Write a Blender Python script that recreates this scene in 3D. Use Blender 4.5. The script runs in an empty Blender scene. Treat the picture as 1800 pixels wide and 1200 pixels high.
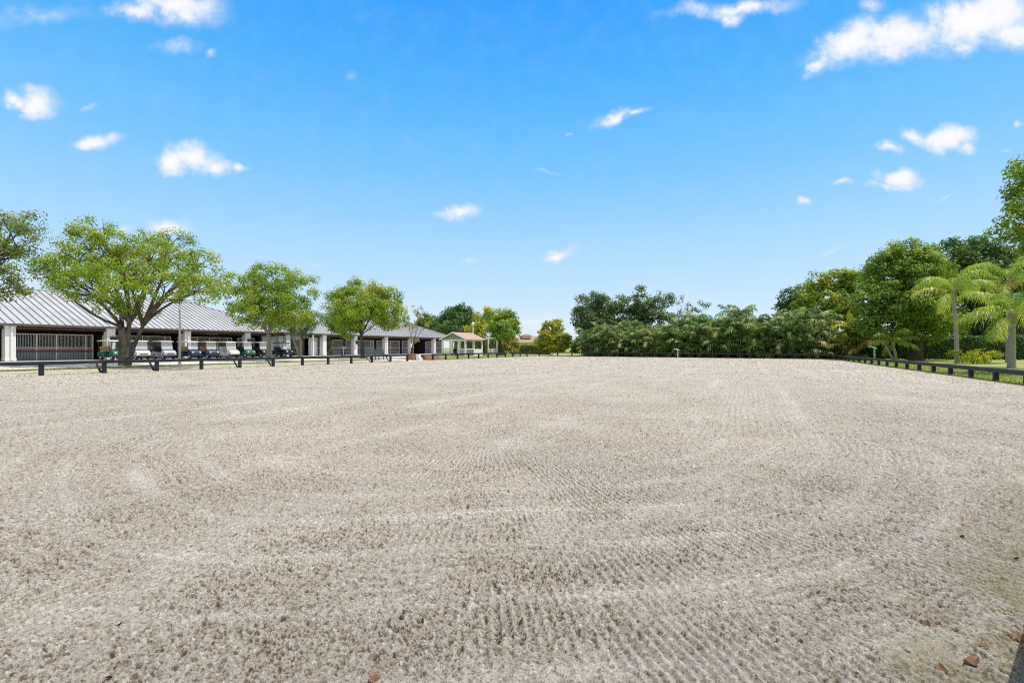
import bpy, bmesh, math, random
import numpy as np
from mathutils import Vector, Matrix

SEED = 7
random.seed(SEED)
rng = np.random.default_rng(SEED)
SC = bpy.context.scene
COL = SC.collection
R = math.radians

# ------------------------------------------------------------------ frame of reference
# camera stands at (0,0,EYE) looking along +Y.  The riding arena runs along U, its right side is +N.
EYE, FPX, HOR = 1.3, 850.0, 611.0
ANG = R(26)
SU, CU = math.sin(ANG), math.cos(ANG)
ROTU = math.pi / 2 - ANG                       # z rotation whose local x is U and local y is -N


def W(u, n, z=0.0):
    return Vector((SU * u + CU * n, CU * u - SU * n, z))


def UN(x, y):
    return SU * x + CU * y, CU * x - SU * y


def at(px, py, depth):
    """survey helper: a sighted direction and a distance ahead give a place."""
    return Vector(((px - 900) / FPX * depth, depth, EYE - (py - HOR) / FPX * depth))


def on_n(px, n):
    tx = (px - 900) / FPX
    y = n / (CU * tx - SU)
    return y * (CU + SU * tx)                   # the u coordinate


def gz(n):
    """height of the land: flat arena, a low rise up to the yard on the barn side"""
    if n > -30: return 0.0
    if n < -36: return 0.15
    return 0.15 * (-30 - n) / 6.0


# ------------------------------------------------------------------ materials
MATS = {}


def nt(m):
    m.use_nodes = True
    t = m.node_tree
    return t, t.nodes, t.links, t.nodes['Principled BSDF']


def mat(name, col, rough=0.6, var=0.12, scale=6.0, bump=0.0, bscale=40.0, metal=0.0, spec=0.4, dirt=None, coat=0.0):
    if name in MATS: return MATS[name]
    m = bpy.data.materials.new(name)
    t, N, L, b = nt(m)
    tc = N.new('ShaderNodeTexCoord')
    no = N.new('ShaderNodeTexNoise'); no.inputs['Scale'].default_value = scale; no.inputs['Detail'].default_value = 6
    L.new(tc.outputs['Object'], no.inputs['Vector'])
    mr = N.new('ShaderNodeMapRange')
    mr.inputs[1].default_value = 0.3; mr.inputs[2].default_value = 0.7
    mr.inputs[3].default_value = 1 - var; mr.inputs[4].default_value = 1 + var
    L.new(no.outputs['Fac'], mr.inputs[0])
    mx = N.new('ShaderNodeMix'); mx.data_type = 'RGBA'; mx.blend_type = 'MULTIPLY'; mx.inputs[0].default_value = 1
    mx.inputs[6].default_value = (*col, 1)
    L.new(mr.outputs[0], mx.inputs[7])
    out = mx.outputs[2]
    if dirt:
        n2 = N.new('ShaderNodeTexNoise'); n2.inputs['Scale'].default_value = scale * 0.35; n2.inputs['Detail'].default_value = 8
        L.new(tc.outputs['Object'], n2.inputs['Vector'])
        r2 = N.new('ShaderNodeMapRange'); r2.inputs[1].default_value = 0.5; r2.inputs[2].default_value = 0.75
        L.new(n2.outputs['Fac'], r2.inputs[0])
        m2 = N.new('ShaderNodeMix'); m2.data_type = 'RGBA'
        L.new(r2.outputs[0], m2.inputs[0]); L.new(out, m2.inputs[6]); m2.inputs[7].default_value = (*dirt, 1)
        out = m2.outputs[2]
    L.new(out, b.inputs['Base Color'])
    b.inputs['Roughness'].default_value = rough
    b.inputs['Metallic'].default_value = metal
    b.inputs['Specular IOR Level'].default_value = spec
    if coat: b.inputs['Coat Weight'].default_value = coat
    if bump:
        n3 = N.new('ShaderNodeTexNoise'); n3.inputs['Scale'].default_value = bscale; n3.inputs['Detail'].default_value = 5
        L.new(tc.outputs['Object'], n3.inputs['Vector'])
        bp = N.new('ShaderNodeBump'); bp.inputs['Strength'].default_value = bump; bp.inputs['Distance'].default_value = 0.05
        L.new(n3.outputs['Fac'], bp.inputs['Height']); L.new(bp.outputs[0], b.inputs['Normal'])
    MATS[name] = m
    return m


def leaf_mat(name, stops, rough=0.5, trans=0.42, spec=0.3):
    if name in MATS: return MATS[name]
    stops = [(p, tuple(min(.6, x * 1.6) for x in c)) for p, c in stops]
    m = bpy.data.materials.new(name)
    t, N, L, b = nt(m)
    a = N.new('ShaderNodeAttribute'); a.attribute_name = 'tint'
    cr = N.new('ShaderNodeValToRGB')
    e = cr.color_ramp.elements
    e[0].position, e[0].color = stops[0][0], (*stops[0][1], 1)
    e[1].position, e[1].color = stops[-1][0], (*stops[-1][1], 1)
    for p, c in stops[1:-1]:
        k = e.new(p); k.color = (*c, 1)
    L.new(a.outputs['Fac'], cr.inputs[0])
    L.new(cr.outputs[0], b.inputs['Base Color'])
    b.inputs['Roughness'].default_value = rough
    b.inputs['Specular IOR Level'].default_value = spec
    tr = N.new('ShaderNodeBsdfTranslucent')
    hs = N.new('ShaderNodeHueSaturation'); hs.inputs['Hue'].default_value = 0.485; hs.inputs['Saturation'].default_value = 1.1
    hs.inputs['Value'].default_value = 1.5
    L.new(cr.outputs[0], hs.inputs['Color']); L.new(hs.outputs[0], tr.inputs['Color'])
    ms = N.new('ShaderNodeMixShader'); ms.inputs[0].default_value = trans
    L.new(b.outputs[0], ms.inputs[1]); L.new(tr.outputs[0], ms.inputs[2])
    L.new(ms.outputs[0], N['Material Output'].inputs['Surface'])
    MATS[name] = m
    return m


def glass_mat():
    m = bpy.data.materials.new('clear plastic')
    t, N, L, b = nt(m)
    b.inputs['Base Color'].default_value = (0.75, 0.8, 0.82, 1)
    b.inputs['Roughness'].default_value = 0.15
    b.inputs['Alpha'].default_value = 0.45
    return m


# ------------------------------------------------------------------ objects
def tag(o, label=None, cat=None, group=None, kind=None):
    if label: o['label'] = label
    if cat: o['category'] = cat
    if group: o['group'] = group
    if kind: o['kind'] = kind
    return o


def empty(name, loc=(0, 0, 0), rz=0.0):
    o = bpy.data.objects.new(name, None)
    o.empty_display_size = 0.3
    COL.objects.link(o)
    o.location = loc
    o.rotation_euler = (0, 0, rz)
    return o


def copy_tree(o, parent=None):
    c = o.copy(); COL.objects.link(c)
    if parent is not None: c.parent = parent
    for ch in list(o.children): copy_tree(ch, c)
    return c


class MB:
    """collects shapes for one mesh"""

    def __init__(s):
        s.v, s.f, s.mi = [], [], []
        s.m = 0

    def add(s, vs, fs):
        k = len(s.v)
        s.v += [tuple(p) for p in vs]
        for f in fs:
            s.f.append(tuple(i + k for i in f)); s.mi.append(s.m)
        return s

    def box(s, c, d, rz=0.0, taper=1.0):
        cx, cy, cz = c; a, b, h = d[0] / 2, d[1] / 2, d[2] / 2
        P = []
        for z, k in ((-h, 1), (h, taper)):
            for x, y in ((-a, -b), (a, -b), (a, b), (-a, b)):
                x *= k; y *= k
                P.append((cx + x * math.cos(rz) - y * math.sin(rz), cy + x * math.sin(rz) + y * math.cos(rz), cz + z))
        return s.add(P, [(3, 2, 1, 0), (4, 5, 6, 7), (0, 1, 5, 4), (1, 2, 6, 5), (2, 3, 7, 6), (3, 0, 4, 7)])

    def bar(s, p, q, w, h=None, up=(0, 0, 1)):
        p, q = Vector(p), Vector(q); h = h or w
        d = (q - p).normalized(); upv = Vector(up)
        if abs(d.dot(upv)) > 0.98: upv = Vector((1, 0, 0))
        sd = d.cross(upv).normalized(); t = sd.cross(d).normalized()
        P = []
        for e in (p, q):
            for a, b in ((-1, -1), (1, -1), (1, 1), (-1, 1)):
                P.append(e + sd * a * w / 2 + t * b * h / 2)
        return s.add(P, [(3, 2, 1, 0), (4, 5, 6, 7), (0, 1, 5, 4), (1, 2, 6, 5), (2, 3, 7, 6), (3, 0, 4, 7)])

    def tube(s, pts, rad, n=8, cap=True):
        pts = [Vector(p) for p in pts]
        if not hasattr(rad, '__len__'): rad = [rad] * len(pts)
        k = len(s.v); prev = None
        for i, p in enumerate(pts):
            d = (pts[min(i + 1, len(pts) - 1)] - pts[max(i - 1, 0)]).normalized()
            if prev is None:
                a = Vector((1, 0, 0)) if abs(d.x) < 0.8 else Vector((0, 1, 0))
                prev = (a - d * a.dot(d)).normalized()
            else:
                prev = (prev - d * prev.dot(d)).normalized()
            b = d.cross(prev)
            for j in range(n):
                t = 2 * math.pi * j / n
                s.v.append(tuple(p + (prev * math.cos(t) + b * math.sin(t)) * rad[i]))
        for i in range(len(pts) - 1):
            for j in range(n):
                a, b = k + i * n + j, k + i * n + (j + 1) % n
                s.f.append((a, b, b + n, a + n)); s.mi.append(s.m)
        if cap:
            s.f.append(tuple(k + j for j in range(n))[::-1]); s.mi.append(s.m)
            e = k + (len(pts) - 1) * n
            s.f.append(tuple(e + j for j in range(n))); s.mi.append(s.m)
        return s

    def lathe(s, prof, c=(0, 0, 0), n=16, axis='z'):
        k = len(s.v)
        for r, z in prof:
            for j in range(n):
                t = 2 * math.pi * j / n
                p = (r * math.cos(t), r * math.sin(t), z)
                if axis == 'y': p = (p[0], p[2], p[1])
                if axis == 'x': p = (p[2], p[0], p[1])
                s.v.append((p[0] + c[0], p[1] + c[1], p[2] + c[2]))
        for i in range(len(prof) - 1):
            for j in range(n):
                a, b = k + i * n + j, k + i * n + (j + 1) % n
                s.f.append((a, b, b + n, a + n)); s.mi.append(s.m)
        return s

    def prism(s, poly, axis, a, b):
        """poly of 2-D points swept along axis from a to b"""
        P = []
        for e in (a, b):
            for x, y in poly:
                P.append({'x': (e, x, y), 'y': (x, e, y), 'z': (x, y, e)}[axis])
        n = len(poly)
        F = [tuple(range(n))[::-1], tuple(range(n, 2 * n))]
        F += [(i, (i + 1) % n, n + (i + 1) % n, n + i) for i in range(n)]
        return s.add(P, F)

    def build(s, name, mats, parent=None, smooth=False, bevel=0.0):
        me = bpy.data.meshes.new(name)
        me.from_pydata(s.v, [], s.f)
        if not isinstance(mats, (list, tuple)): mats = [mats]
        for m in mats: me.materials.append(m)
        me.polygons.foreach_set('material_index', s.mi)
        if smooth: me.polygons.foreach_set('use_smooth', [True] * len(s.f))
        bm = bmesh.new(); bm.from_mesh(me); bmesh.ops.recalc_face_normals(bm, faces=bm.faces)
        if bevel:
            bmesh.ops.bevel(bm, geom=[e for e in bm.edges if len(e.link_faces) == 2 and e.calc_face_angle(0) > 0.6], offset=bevel, segments=2,
                            affect='EDGES', profile=0.5, clamp_overlap=True)
        bm.to_mesh(me); bm.free()
        me.update()
        o = bpy.data.objects.new(name, me)
        COL.objects.link(o)
        if parent is not None: o.parent = parent
        return o


def np_mesh(name, V, Q, material, parent=None, tint=None, smooth=False, kind=None):
    """V (n,3), Q (m,4)"""
    me = bpy.data.meshes.new(name)
    V = np.ascontiguousarray(V, dtype=np.float32); Q = np.ascontiguousarray(Q, dtype=np.int32)
    k = Q.shape[1]
    me.vertices.add(len(V)); me.vertices.foreach_set('co', V.ravel())
    me.loops.add(Q.size); me.loops.foreach_set('vertex_index', Q.ravel())
    me.polygons.add(len(Q))
    me.polygons.foreach_set('loop_start', np.arange(0, Q.size, k, dtype=np.int32))
    me.polygons.foreach_set('loop_total', np.full(len(Q), k, dtype=np.int32))
    if smooth: me.polygons.foreach_set('use_smooth', np.ones(len(Q), dtype=bool))
    me.materials.append(material)
    if tint is not None:
        at_ = me.attributes.new('tint', 'FLOAT', 'FACE')
        at_.data.foreach_set('value', np.ascontiguousarray(tint, dtype=np.float32))
    me.update(calc_edges=True)
    o = bpy.data.objects.new(name, me)
    COL.objects.link(o)
    if parent is not None: o.parent = parent
    return o


# ------------------------------------------------------------------ sun, sky, camera
SUN_AZ, SUN_EL = R(84), R(68)                    # azimuth measured from +Y towards +X
sd = Vector((math.cos(SUN_EL) * math.sin(SUN_AZ), math.cos(SUN_EL) * math.cos(SUN_AZ), math.sin(SUN_EL)))
sl = bpy.data.lights.new('sun', 'SUN'); sl.energy = 3.2; sl.angle = R(0.55); sl.color = (1.0, 0.925, 0.81)
so = bpy.data.objects.new('sun', sl); COL.objects.link(so)
so.rotation_euler = sd.to_track_quat('Z', 'Y').to_euler(); so.location = (0, 0, 60)

wd = bpy.data.worlds.new('World'); SC.world = wd; wd.use_nodes = True
N, L = wd.node_tree.nodes, wd.node_tree.links
bg = N['Background']
sky = N.new('ShaderNodeTexSky'); sky.sky_type = 'NISHITA'; sky.sun_disc = False
sky.sun_elevation = SUN_EL; sky.sun_rotation = SUN_AZ
sky.altitude = 0; sky.air_density = 1.0; sky.dust_density = 0.3; sky.ozone_density = 1.5
hs = N.new('ShaderNodeHueSaturation'); hs.inputs['Saturation'].default_value = 1.3; hs.inputs['Value'].default_value = 1.0
L.new(sky.outputs[0], hs.inputs['Color'])
tc = N.new('ShaderNodeTexCoord')
sp = N.new('ShaderNodeSeparateXYZ'); L.new(tc.outputs['Generated'], sp.inputs[0])


def mnode(op, a, b=None, c=None, clamp=False):
    m = N.new('ShaderNodeMath'); m.operation = op; m.use_clamp = clamp
    for i, x in enumerate((a, b, c)):
        if x is None: continue
        if isinstance(x, (int, float)): m.inputs[i].default_value = x
        else: L.new(x, m.inputs[i])
    return m.outputs[0]


yy = mnode('MAXIMUM', sp.outputs[1], 0.02)
qx = mnode('DIVIDE', sp.outputs[0], yy)
qz = mnode('DIVIDE', sp.outputs[2], yy)
cq = N.new('ShaderNodeCombineXYZ'); L.new(qx, cq.inputs[0]); L.new(qz, cq.inputs[1])
# two scales of wobble so that the cloud outlines fray
wob = cq.outputs[0]
for sc_, am_ in ((5.0, 0.085), (15.0, 0.048), (40.0, 0.022)):
    n1 = N.new('ShaderNodeTexNoise'); n1.inputs['Scale'].default_value = sc_; n1.inputs['Detail'].default_value = 3
    L.new(cq.outputs[0], n1.inputs['Vector'])
    v1 = N.new('ShaderNodeVectorMath'); v1.operation = 'SUBTRACT'; L.new(n1.outputs['Color'], v1.inputs[0]); v1.inputs[1].default_value = (0.5, 0.5, 0.5)
    v2 = N.new('ShaderNodeVectorMath'); v2.operation = 'MULTIPLY'; L.new(v1.outputs[0], v2.inputs[0]); v2.inputs[1].default_value = (am_, am_ * 0.75, 0)
    v3 = N.new('ShaderNodeVectorMath'); v3.operation = 'ADD'; L.new(wob, v3.inputs[0]); L.new(v2.outputs[0], v3.inputs[1])
    wob = v3.outputs[0]
CLOUDS = [  # azimuth/elevation tangents come from sightings; width, height, weight, tilt
    (310, 8, 105, 45, 1.0, -14), (250, 12, 70, 26, .8, -8), (312, 86, 52, 18, .58, -5), (370, 104, 14, 12, .5, 0),
    (55, 172, 62, 29, 1.0, -8), (30, 168, 36, 22, .9, 0), (158, 187, 20, 9, .45, 20), (176, 250, 52, 17, .95, 6),
    (340, 272, 62, 30, 1.1, -4), (300, 282, 40, 23, 1, 0), (375, 284, 50, 24, 1, -8), (432, 294, 24, 12, .75, -10), (300, 394, 56, 22, 1.0, 0), (205, 402, 16, 10, .7, 0),
    (808, 371, 42, 17, .9, 10), (775, 379, 24, 9, .6, 0), (1085, 204, 52, 14, .85, 24), (1130, 189, 26, 8, .6, 15),
    (988, 449, 36, 14, .85, 8), (1290, 10, 130, 22, .85, 6), (1275, 30, 26, 20, .7, 0),
    (1500, 72, 95, 40, 1.0, 18), (1580, 64, 105, 46, 1.1, 8), (1440, 108, 50, 16, .8, 40), (1720, 36, 130, 62, 1.25, 4), (1790, 60, 90, 40, 1.0, 0), (1690, 85, 80, 22, .6, 0),
    (1660, 236, 62, 22, 1.15, 2), (1605, 232, 30, 18, .95, -20), (1690, 252, 28, 14, .9, -20), (1566, 258, 28, 14, .95, -3),
    (1582, 314, 50, 20, 1.1, 5), (1560, 328, 44, 11, .9, 0), (1480, 328, 28, 8, .62, 6), (1407, 353, 24, 11, .8, 4),
    (962, 306, 26, 5, .42, 0), (1790, 212, 16, 7, .5, 0), (1540, 12, 36, 18, .6, 0),
    (1465, 443, 46, 7, .42, 10), (824, 463, 20, 6, .42, 0), (548, 466, 20, 7, .4, 0), (60, 486, 110, 24, .6, 0),
    (935, 566, 62, 18, .62, 4), (1010, 585, 150, 16, .5, 0), (60, 22, 170, 26, .36, 4), (620, 130, 20, 26, .26, 60), (1000, 232, 10, 5, .45, 0), (1660, 338, 30, 6, .36, 20), (1766, 262, 16, 6, .4, 0), (640, 30, 160, 40, .14, 10),
]
acc = None
for px, py, w_, h_, wt, tilt in CLOUDS:
    mp = N.new('ShaderNodeMapping'); mp.vector_type = 'TEXTURE'
    mp.inputs['Location'].default_value = ((px - 900) / FPX, (HOR - py) / FPX, 0)
    mp.inputs['Rotation'].default_value = (0, 0, R(tilt))
    mp.inputs['Scale'].default_value = (w_ * 1.18 / FPX, h_ * 1.18 / FPX, 1)
    L.new(wob, mp.inputs['Vector'])
    ln = N.new('ShaderNodeVectorMath'); ln.operation = 'LENGTH'; L.new(mp.outputs[0], ln.inputs[0])
    v = mnode('SUBTRACT', 1.0, ln.outputs['Value'])
    v = mnode('MULTIPLY', mnode('MAXIMUM', v, 0.0), wt)
    acc = v if acc is None else mnode('SMOOTH_MAX', acc, v, 0.12) if wt > .7 else mnode('MAXIMUM', acc, v)
dn = N.new('ShaderNodeTexNoise'); dn.inputs['Scale'].default_value = 20; dn.inputs['Detail'].default_value = 10; dn.inputs['Roughness'].default_value = 0.64
L.new(cq.outputs[0], dn.inputs['Vector'])
dens = mnode('ADD', acc, mnode('MULTIPLY', mnode('SUBTRACT', dn.outputs['Fac'], 0.52), mnode('MULTIPLY', mnode('MINIMUM', acc, 0.5), 3.0)))
mr = N.new('ShaderNodeMapRange'); mr.interpolation_type = 'SMOOTHSTEP'
mr.inputs[1].default_value = 0.0; mr.inputs[2].default_value = 0.86; L.new(dens, mr.inputs[0])
fac = mnode('MULTIPLY', mr.outputs[0], mnode('GREATER_THAN', sp.outputs[1], 0.03))
mr2 = N.new('ShaderNodeMapRange'); mr2.inputs[1].default_value = 0.3; mr2.inputs[2].default_value = 1.05; L.new(dens, mr2.inputs[0])
cc = N.new('ShaderNodeMix'); cc.data_type = 'RGBA'
CLV = 4.5
cc.inputs[6].default_value = (0.80 * CLV, 0.87 * CLV, 0.97 * CLV, 1)
cc.inputs[7].default_value = (1.0 * CLV, 1.0 * CLV, 1.02 * CLV, 1)
L.new(mr2.outputs[0], cc.inputs[0])
mx = N.new('ShaderNodeMix'); mx.data_type = 'RGBA'
ele = N.new('ShaderNodeValToRGB'); el_ = ele.color_ramp.elements
SKF = 0.15 * 2 ** 0.55


def lin(c): return tuple(((x / 255 + .055) / 1.055) ** 2.4 / SKF for x in c) + (1,)


el_[0].position = 0.0; el_[0].color = lin((222, 236, 250))
el_[1].position = 1.0; el_[1].color = lin((240, 238, 235))
for p_, c_ in ((0.035, (214, 234, 252)), (0.18, (178, 221, 255)), (0.33, (124, 201, 255)), (0.47, (80, 181, 255)), (0.60, (42, 158, 254)), (0.66, (60, 155, 245)), (0.76, (215, 222, 230))):  # topmost pale stops whiten the unseen overhead sky for neutral fill
    k_ = el_.new(p_); k_.color = lin(c_)
L.new(mnode('MAXIMUM', sp.outputs[2], 0.0), ele.inputs[0])
air = N.new('ShaderNodeMix'); air.data_type = 'RGBA'; air.inputs[0].default_value = 0.93
L.new(hs.outputs[0], air.inputs[6]); L.new(ele.outputs[0], air.inputs[7])
bh = N.new('ShaderNodeMapRange'); bh.interpolation_type = 'SMOOTHSTEP'; bh.inputs[1].default_value = -0.02; bh.inputs[2].default_value = -0.45; bh.inputs[4].default_value = 0.85  # whitened sky behind the camera, added as neutral fill light
L.new(sp.outputs[1], bh.inputs[0])
bk_ = N.new('ShaderNodeMix'); bk_.data_type = 'RGBA'; L.new(bh.outputs[0], bk_.inputs[0]); L.new(air.outputs[2], bk_.inputs[6]); bk_.inputs[7].default_value = lin((232, 230, 226))
L.new(fac, mx.inputs[0]); L.new(bk_.outputs[2], mx.inputs[6]); L.new(cc.outputs[2], mx.inputs[7])
L.new(mx.outputs[2], bg.inputs['Color'])
bg.inputs['Strength'].default_value = 0.15

cam = bpy.data.cameras.new('camera'); cam.sensor_width = 36; cam.lens = FPX / 1800 * 36
cam.shift_y = 11 / 1800; cam.clip_start = 0.05; cam.clip_end = 3000
co = bpy.data.objects.new('camera', cam); COL.objects.link(co)
co.location = (0, 0, EYE); co.rotation_euler = (math.pi / 2, 0, 0)
SC.camera = co
SC.cycles.use_denoising = False
SC.cycles.sample_clamp_indirect = 3.0
SC.cycles.filter_width = 1.1
SC.view_settings.view_transform = 'Standard'; SC.view_settings.look = 'None'
SC.view_settings.exposure = 0.55; SC.view_settings.gamma = 1.0

# ------------------------------------------------------------------ ground
GRASS = bpy.data.materials.new('lawn')
t, N, L, b = nt(GRASS)
tc = N.new('ShaderNodeTexCoord')
n1 = N.new('ShaderNodeTexNoise'); n1.inputs['Scale'].default_value = 0.5; n1.inputs['Detail'].default_value = 8
n2 = N.new('ShaderNodeTexNoise'); n2.inputs['Scale'].default_value = 9; n2.inputs['Detail'].default_value = 6; n2.inputs['Roughness'].default_value = 0.7
for n_ in (n1, n2): L.new(tc.outputs['Object'], n_.inputs['Vector'])
ad = N.new('ShaderNodeMath'); ad.operation = 'MULTIPLY_ADD'; L.new(n1.outputs['Fac'], ad.inputs[0]); ad.inputs[1].default_value = 0.5
L.new(n2.outputs['Fac'], ad.inputs[2])
cr = N.new('ShaderNodeValToRGB')
cr.color_ramp.elements[0].position = 0.45; cr.color_ramp.elements[0].color = (0.14, 0.185, 0.035, 1)
cr.color_ramp.elements[1].position = 1.0; cr.color_ramp.elements[1].color = (0.30, 0.30, 0.10, 1)
k = cr.color_ramp.elements.new(0.72); k.color = (0.24, 0.285, 0.055, 1)
L.new(ad.outputs[0], cr.inputs[0]); L.new(cr.outputs[0], b.inputs['Base Color']); b.inputs['Roughness'].default_value = 0.85
bp = N.new('ShaderNodeBump'); bp.inputs['Strength'].default_value = 0.8; bp.inputs['Distance'].default_value = 0.05
L.new(n2.outputs['Fac'], bp.inputs['Height']); L.new(bp.outputs[0], b.inputs['Normal'])

DIRT = mat('packed dirt', (0.40, 0.36, 0.30), 0.95, 0.3, 1.6, 0.5, 9, dirt=(0.24, 0.20, 0.14))
PAVE = mat('pale asphalt', (0.56, 0.53, 0.48), 0.9, 0.13, 0.8, 0.25, 30, dirt=(0.47, 0.445, 0.40))


def sheet(name, material, nn, uu, dz, zf=gz):
    V, Q = [], []
    for u in uu:
        for n in nn: V.append(W(u, n, zf(n) + dz))
    k = len(nn)
    for i in range(len(uu) - 1):
        for j in range(k - 1):
            a = i * k + j
            Q.append((a, a + k, a + k + 1, a + 1))
    return np_mesh(name, np.array([tuple(p) for p in V]), np.array(Q), material)


g = sheet('ground', GRASS, [-1500, -300, -60, -36, -30, 40, 300, 1500], [-700, -60, 0, 60, 120, 400, 1800], -0.05)
tag(g, kind='structure')
lot = sheet('parking_lot', PAVE, [-75, -60, -36, -35.2], [-60, 0, 30, 50.5], 0.0); tag(lot, kind='structure')
pth = sheet('path', PAVE, [-55, -40.5], [50.5, 60, 90], 0.0); tag(pth, kind='structure')
pth2 = sheet('path', PAVE, [-35.18, -30, -29.45], [37.9, 41.6], -0.02); tag(pth2, kind='structure')
vg = sheet('dirt_verge', DIRT, [-34.1, -31.5, -30, -29.3], [-40, 0, 20, 37.8], -0.025); tag(vg, kind='structure')


# sand: world-space relief, finest where the eye is close
def h2(ix, iy, s):
    x = (ix.astype(np.int64) * 374761393 + iy.astype(np.int64) * 668265263 + s * 1442695041) & 0xFFFFFFFF
    x = ((x ^ (x >> 13)) * 1274126177) & 0xFFFFFFFF
    x = x ^ (x >> 16)
    return (x & 0xFFFFFF).astype(np.float32) / float(0xFFFFFF)


def vnoise(x, y, s=0):
    ix, iy = np.floor(x), np.floor(y); fx, fy = x - ix, y - iy
    ix, iy = ix.astype(np.int64), iy.astype(np.int64)
    fx = fx * fx * (3 - 2 * fx); fy = fy * fy * (3 - 2 * fy)
    a, b_, c, d = h2(ix, iy, s), h2(ix + 1, iy, s), h2(ix, iy + 1, s), h2(ix + 1, iy + 1, s)
    return (a * (1 - fx) + b_ * fx) * (1 - fy) + (c * (1 - fx) + d * fx) * fy


def clods(x, y, cell, prob, s):
    """bumps: one possible lump per cell, returns relief 0..1 and the lump's own random number"""
    X, Y = x / cell, y / cell
    ix, iy = np.floor(X).astype(np.int64), np.floor(Y).astype(np.int64)
    out = np.zeros_like(x); rid = np.zeros_like(x)
    for dx in (-1, 0, 1):
        for dy in (-1, 0, 1):
            cx, cy = ix + dx, iy + dy
            p = h2(cx, cy, s)
            jx, jy, rr = h2(cx, cy, s + 1), h2(cx, cy, s + 2), h2(cx, cy, s + 3)
            an = h2(cx, cy, s + 4) * 6.283
            ddx, ddy = X - cx - jx, Y - cy - jy
            ca, sa = np.cos(an), np.sin(an)
            e1 = ddx * ca + ddy * sa; e2 = (-ddx * sa + ddy * ca) * 1.5
            rad = 0.28 + 0.5 * rr
            d = np.sqrt(e1 * e1 + e2 * e2) / rad
            hgt = np.where(p < prob, np.sqrt(np.clip(1 - d * d, 0, 1)) * rad, 0)
            rid = np.where(hgt > out, h2(cx, cy, s + 5), rid)
            out = np.maximum(out, hgt)
    return out, rid


angs = np.concatenate([np.radians(np.linspace(-180, -105, 30)[:-1]), np.radians(np.linspace(-105, -56, 300)[:-1]), np.radians(np.linspace(-56, 56, 1650)), np.radians(np.linspace(56, 105, 300)[1:]), np.radians(np.linspace(105, 180, 30)[1:])])
rs = [0.3, 0.5]
while rs[-1] < 130:
    r_ = rs[-1]
    rs.append(r_ + (0.02 * r_ if r_ < 0.8 else 0.005 * r_ if r_ < 1.6 else 0.0019 * r_ if r_ < 4.5 else 0.0026 * r_ if r_ < 8.5 else 0.0037 * r_ if r_ < 22 else 0.012 * r_ if r_ < 45 else 0.03 * r_))
rs = np.array(rs)
A, RR = np.meshgrid(angs, rs)
X, Y = (RR * np.sin(A)).ravel(), (RR * np.cos(A)).ravel()
Uc, Nc = UN(X, Y)


def far_u(n): return 63.9 + (8.5 - n) * 0.155


nmin, nmax = -29.55 + 0.10 * 0, 8.62
wig = (vnoise(Uc * 1.3, Uc * 0.0 + 3, 31) - 0.5) * 0.3
Nk = np.clip(Nc, nmin + wig * 0.5, nmax + wig * 0.6)
Uk = np.minimum(Uc, far_u(Nk) + wig)
outside = ((Nc != Nk) | (Uc != Uk)).reshape(A.shape)
X = SU * Uk + CU * Nk; Y = CU * Uk - SU * Nk
# harrow: passes bend round a turning point ahead of the near end, the cage roller leaves short bars across each pass
tx0, ty0 = -0.4, 8.2
rt = np.hypot(X - tx0, Y - ty0); th = np.arctan2(Y - ty0, X - tx0)
rtw = rt + 0.55 * (vnoise(X * 0.45, Y * 0.45, 5) - 0.5) + 0.06 * (vnoise(X * 5, Y * 5, 6) - .5)
patch = np.clip((vnoise(X * 0.9, Y * 0.9, 11) * 0.6 + vnoise(X * 2.7, Y * 2.7, 12) * 0.4 - 0.42) * 4, 0, 1)
nband = 0.62
ph = (rtw / nband) % 1.0
ridge = np.exp(-((ph - 0.5) / 0.13) ** 2)
brk = np.clip((vnoise(th * 3.1 + np.round(rtw / 0.62) * 7.3, rtw * .4, 13) - .25) * 2.2, 0, 1)      # passes fade in and out along their length
arcs = np.clip((11.5 - rt) / 3.0, 0, 1) * np.clip((rt - 2.4) / 1.2, 0, 1) * np.clip((ty0 - .6 - Y) / 2.2, 0, 1) * (.35 + .65 * brk)
roll = np.clip((12 - rt) / 2.0, 0, 1) * np.clip((rt - 1.6) / 1.0, 0, 1) * np.clip((ty0 + 1.5 - Y) / 2.2, 0, 1) * np.clip((vnoise(X * .55, Y * .75, 14) * .6 + vnoise(X * 1.6, Y * 2.4, 15) * .4 - .36) * 4.5, 0, 1)
for cx_, cy_, sr_ in ((.15, 2.35, .75), (.75, 2.85, .6), (-.85, 5.5, 1.2), (.35, 3.6, .55), (-.2, 7.4, 1.3), (-1.5, 3.4, .5)):
    roll = np.maximum(roll, 1.15 * np.exp(-(((X - cx_) / sr_) ** 2 + ((Y - cy_) / (sr_ * .55)) ** 2)) * np.clip(.5 + 1.2 * (vnoise(X * 4, Y * 4, 16) - .2), 0, 1))
comb = np.sin(rtw / .085 * 6.283 + 2.2 * (vnoise(X * 1.7, Y * 1.7, 17) - .5)) * np.clip((11 - rt) / 3, 0, 1) * np.clip((rt - 2) / 1.5, 0, 1) * np.clip((vnoise(th * 4, rtw * .9, 18) - .3) * 3, 0, 1) * np.clip(1 - roll, 0, 1) * np.clip((ty0 + 2 - Y) / 3, 0, 1)
bars = np.sin(th * np.round(rtw / nband) * nband * 118 + vnoise(X * 3, Y * 3, 8) * 3)
lines_u = np.sin((Nk + 0.08 * (vnoise(X * .5, Y * .5, 9) - .5)) / 0.11 * 6.283)
near = np.clip((26 - RR.ravel()) / 8, 0, 1)
c1, r1 = clods(X, Y, 0.018, 0.6, 100)
c2, r2 = clods(X, Y, 0.010, 0.8, 200)
c3, r3 = clods(X, Y, 0.07, 0.02, 300)
c4, r4 = clods(X, Y, 0.027, 0.22, 400)
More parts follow.
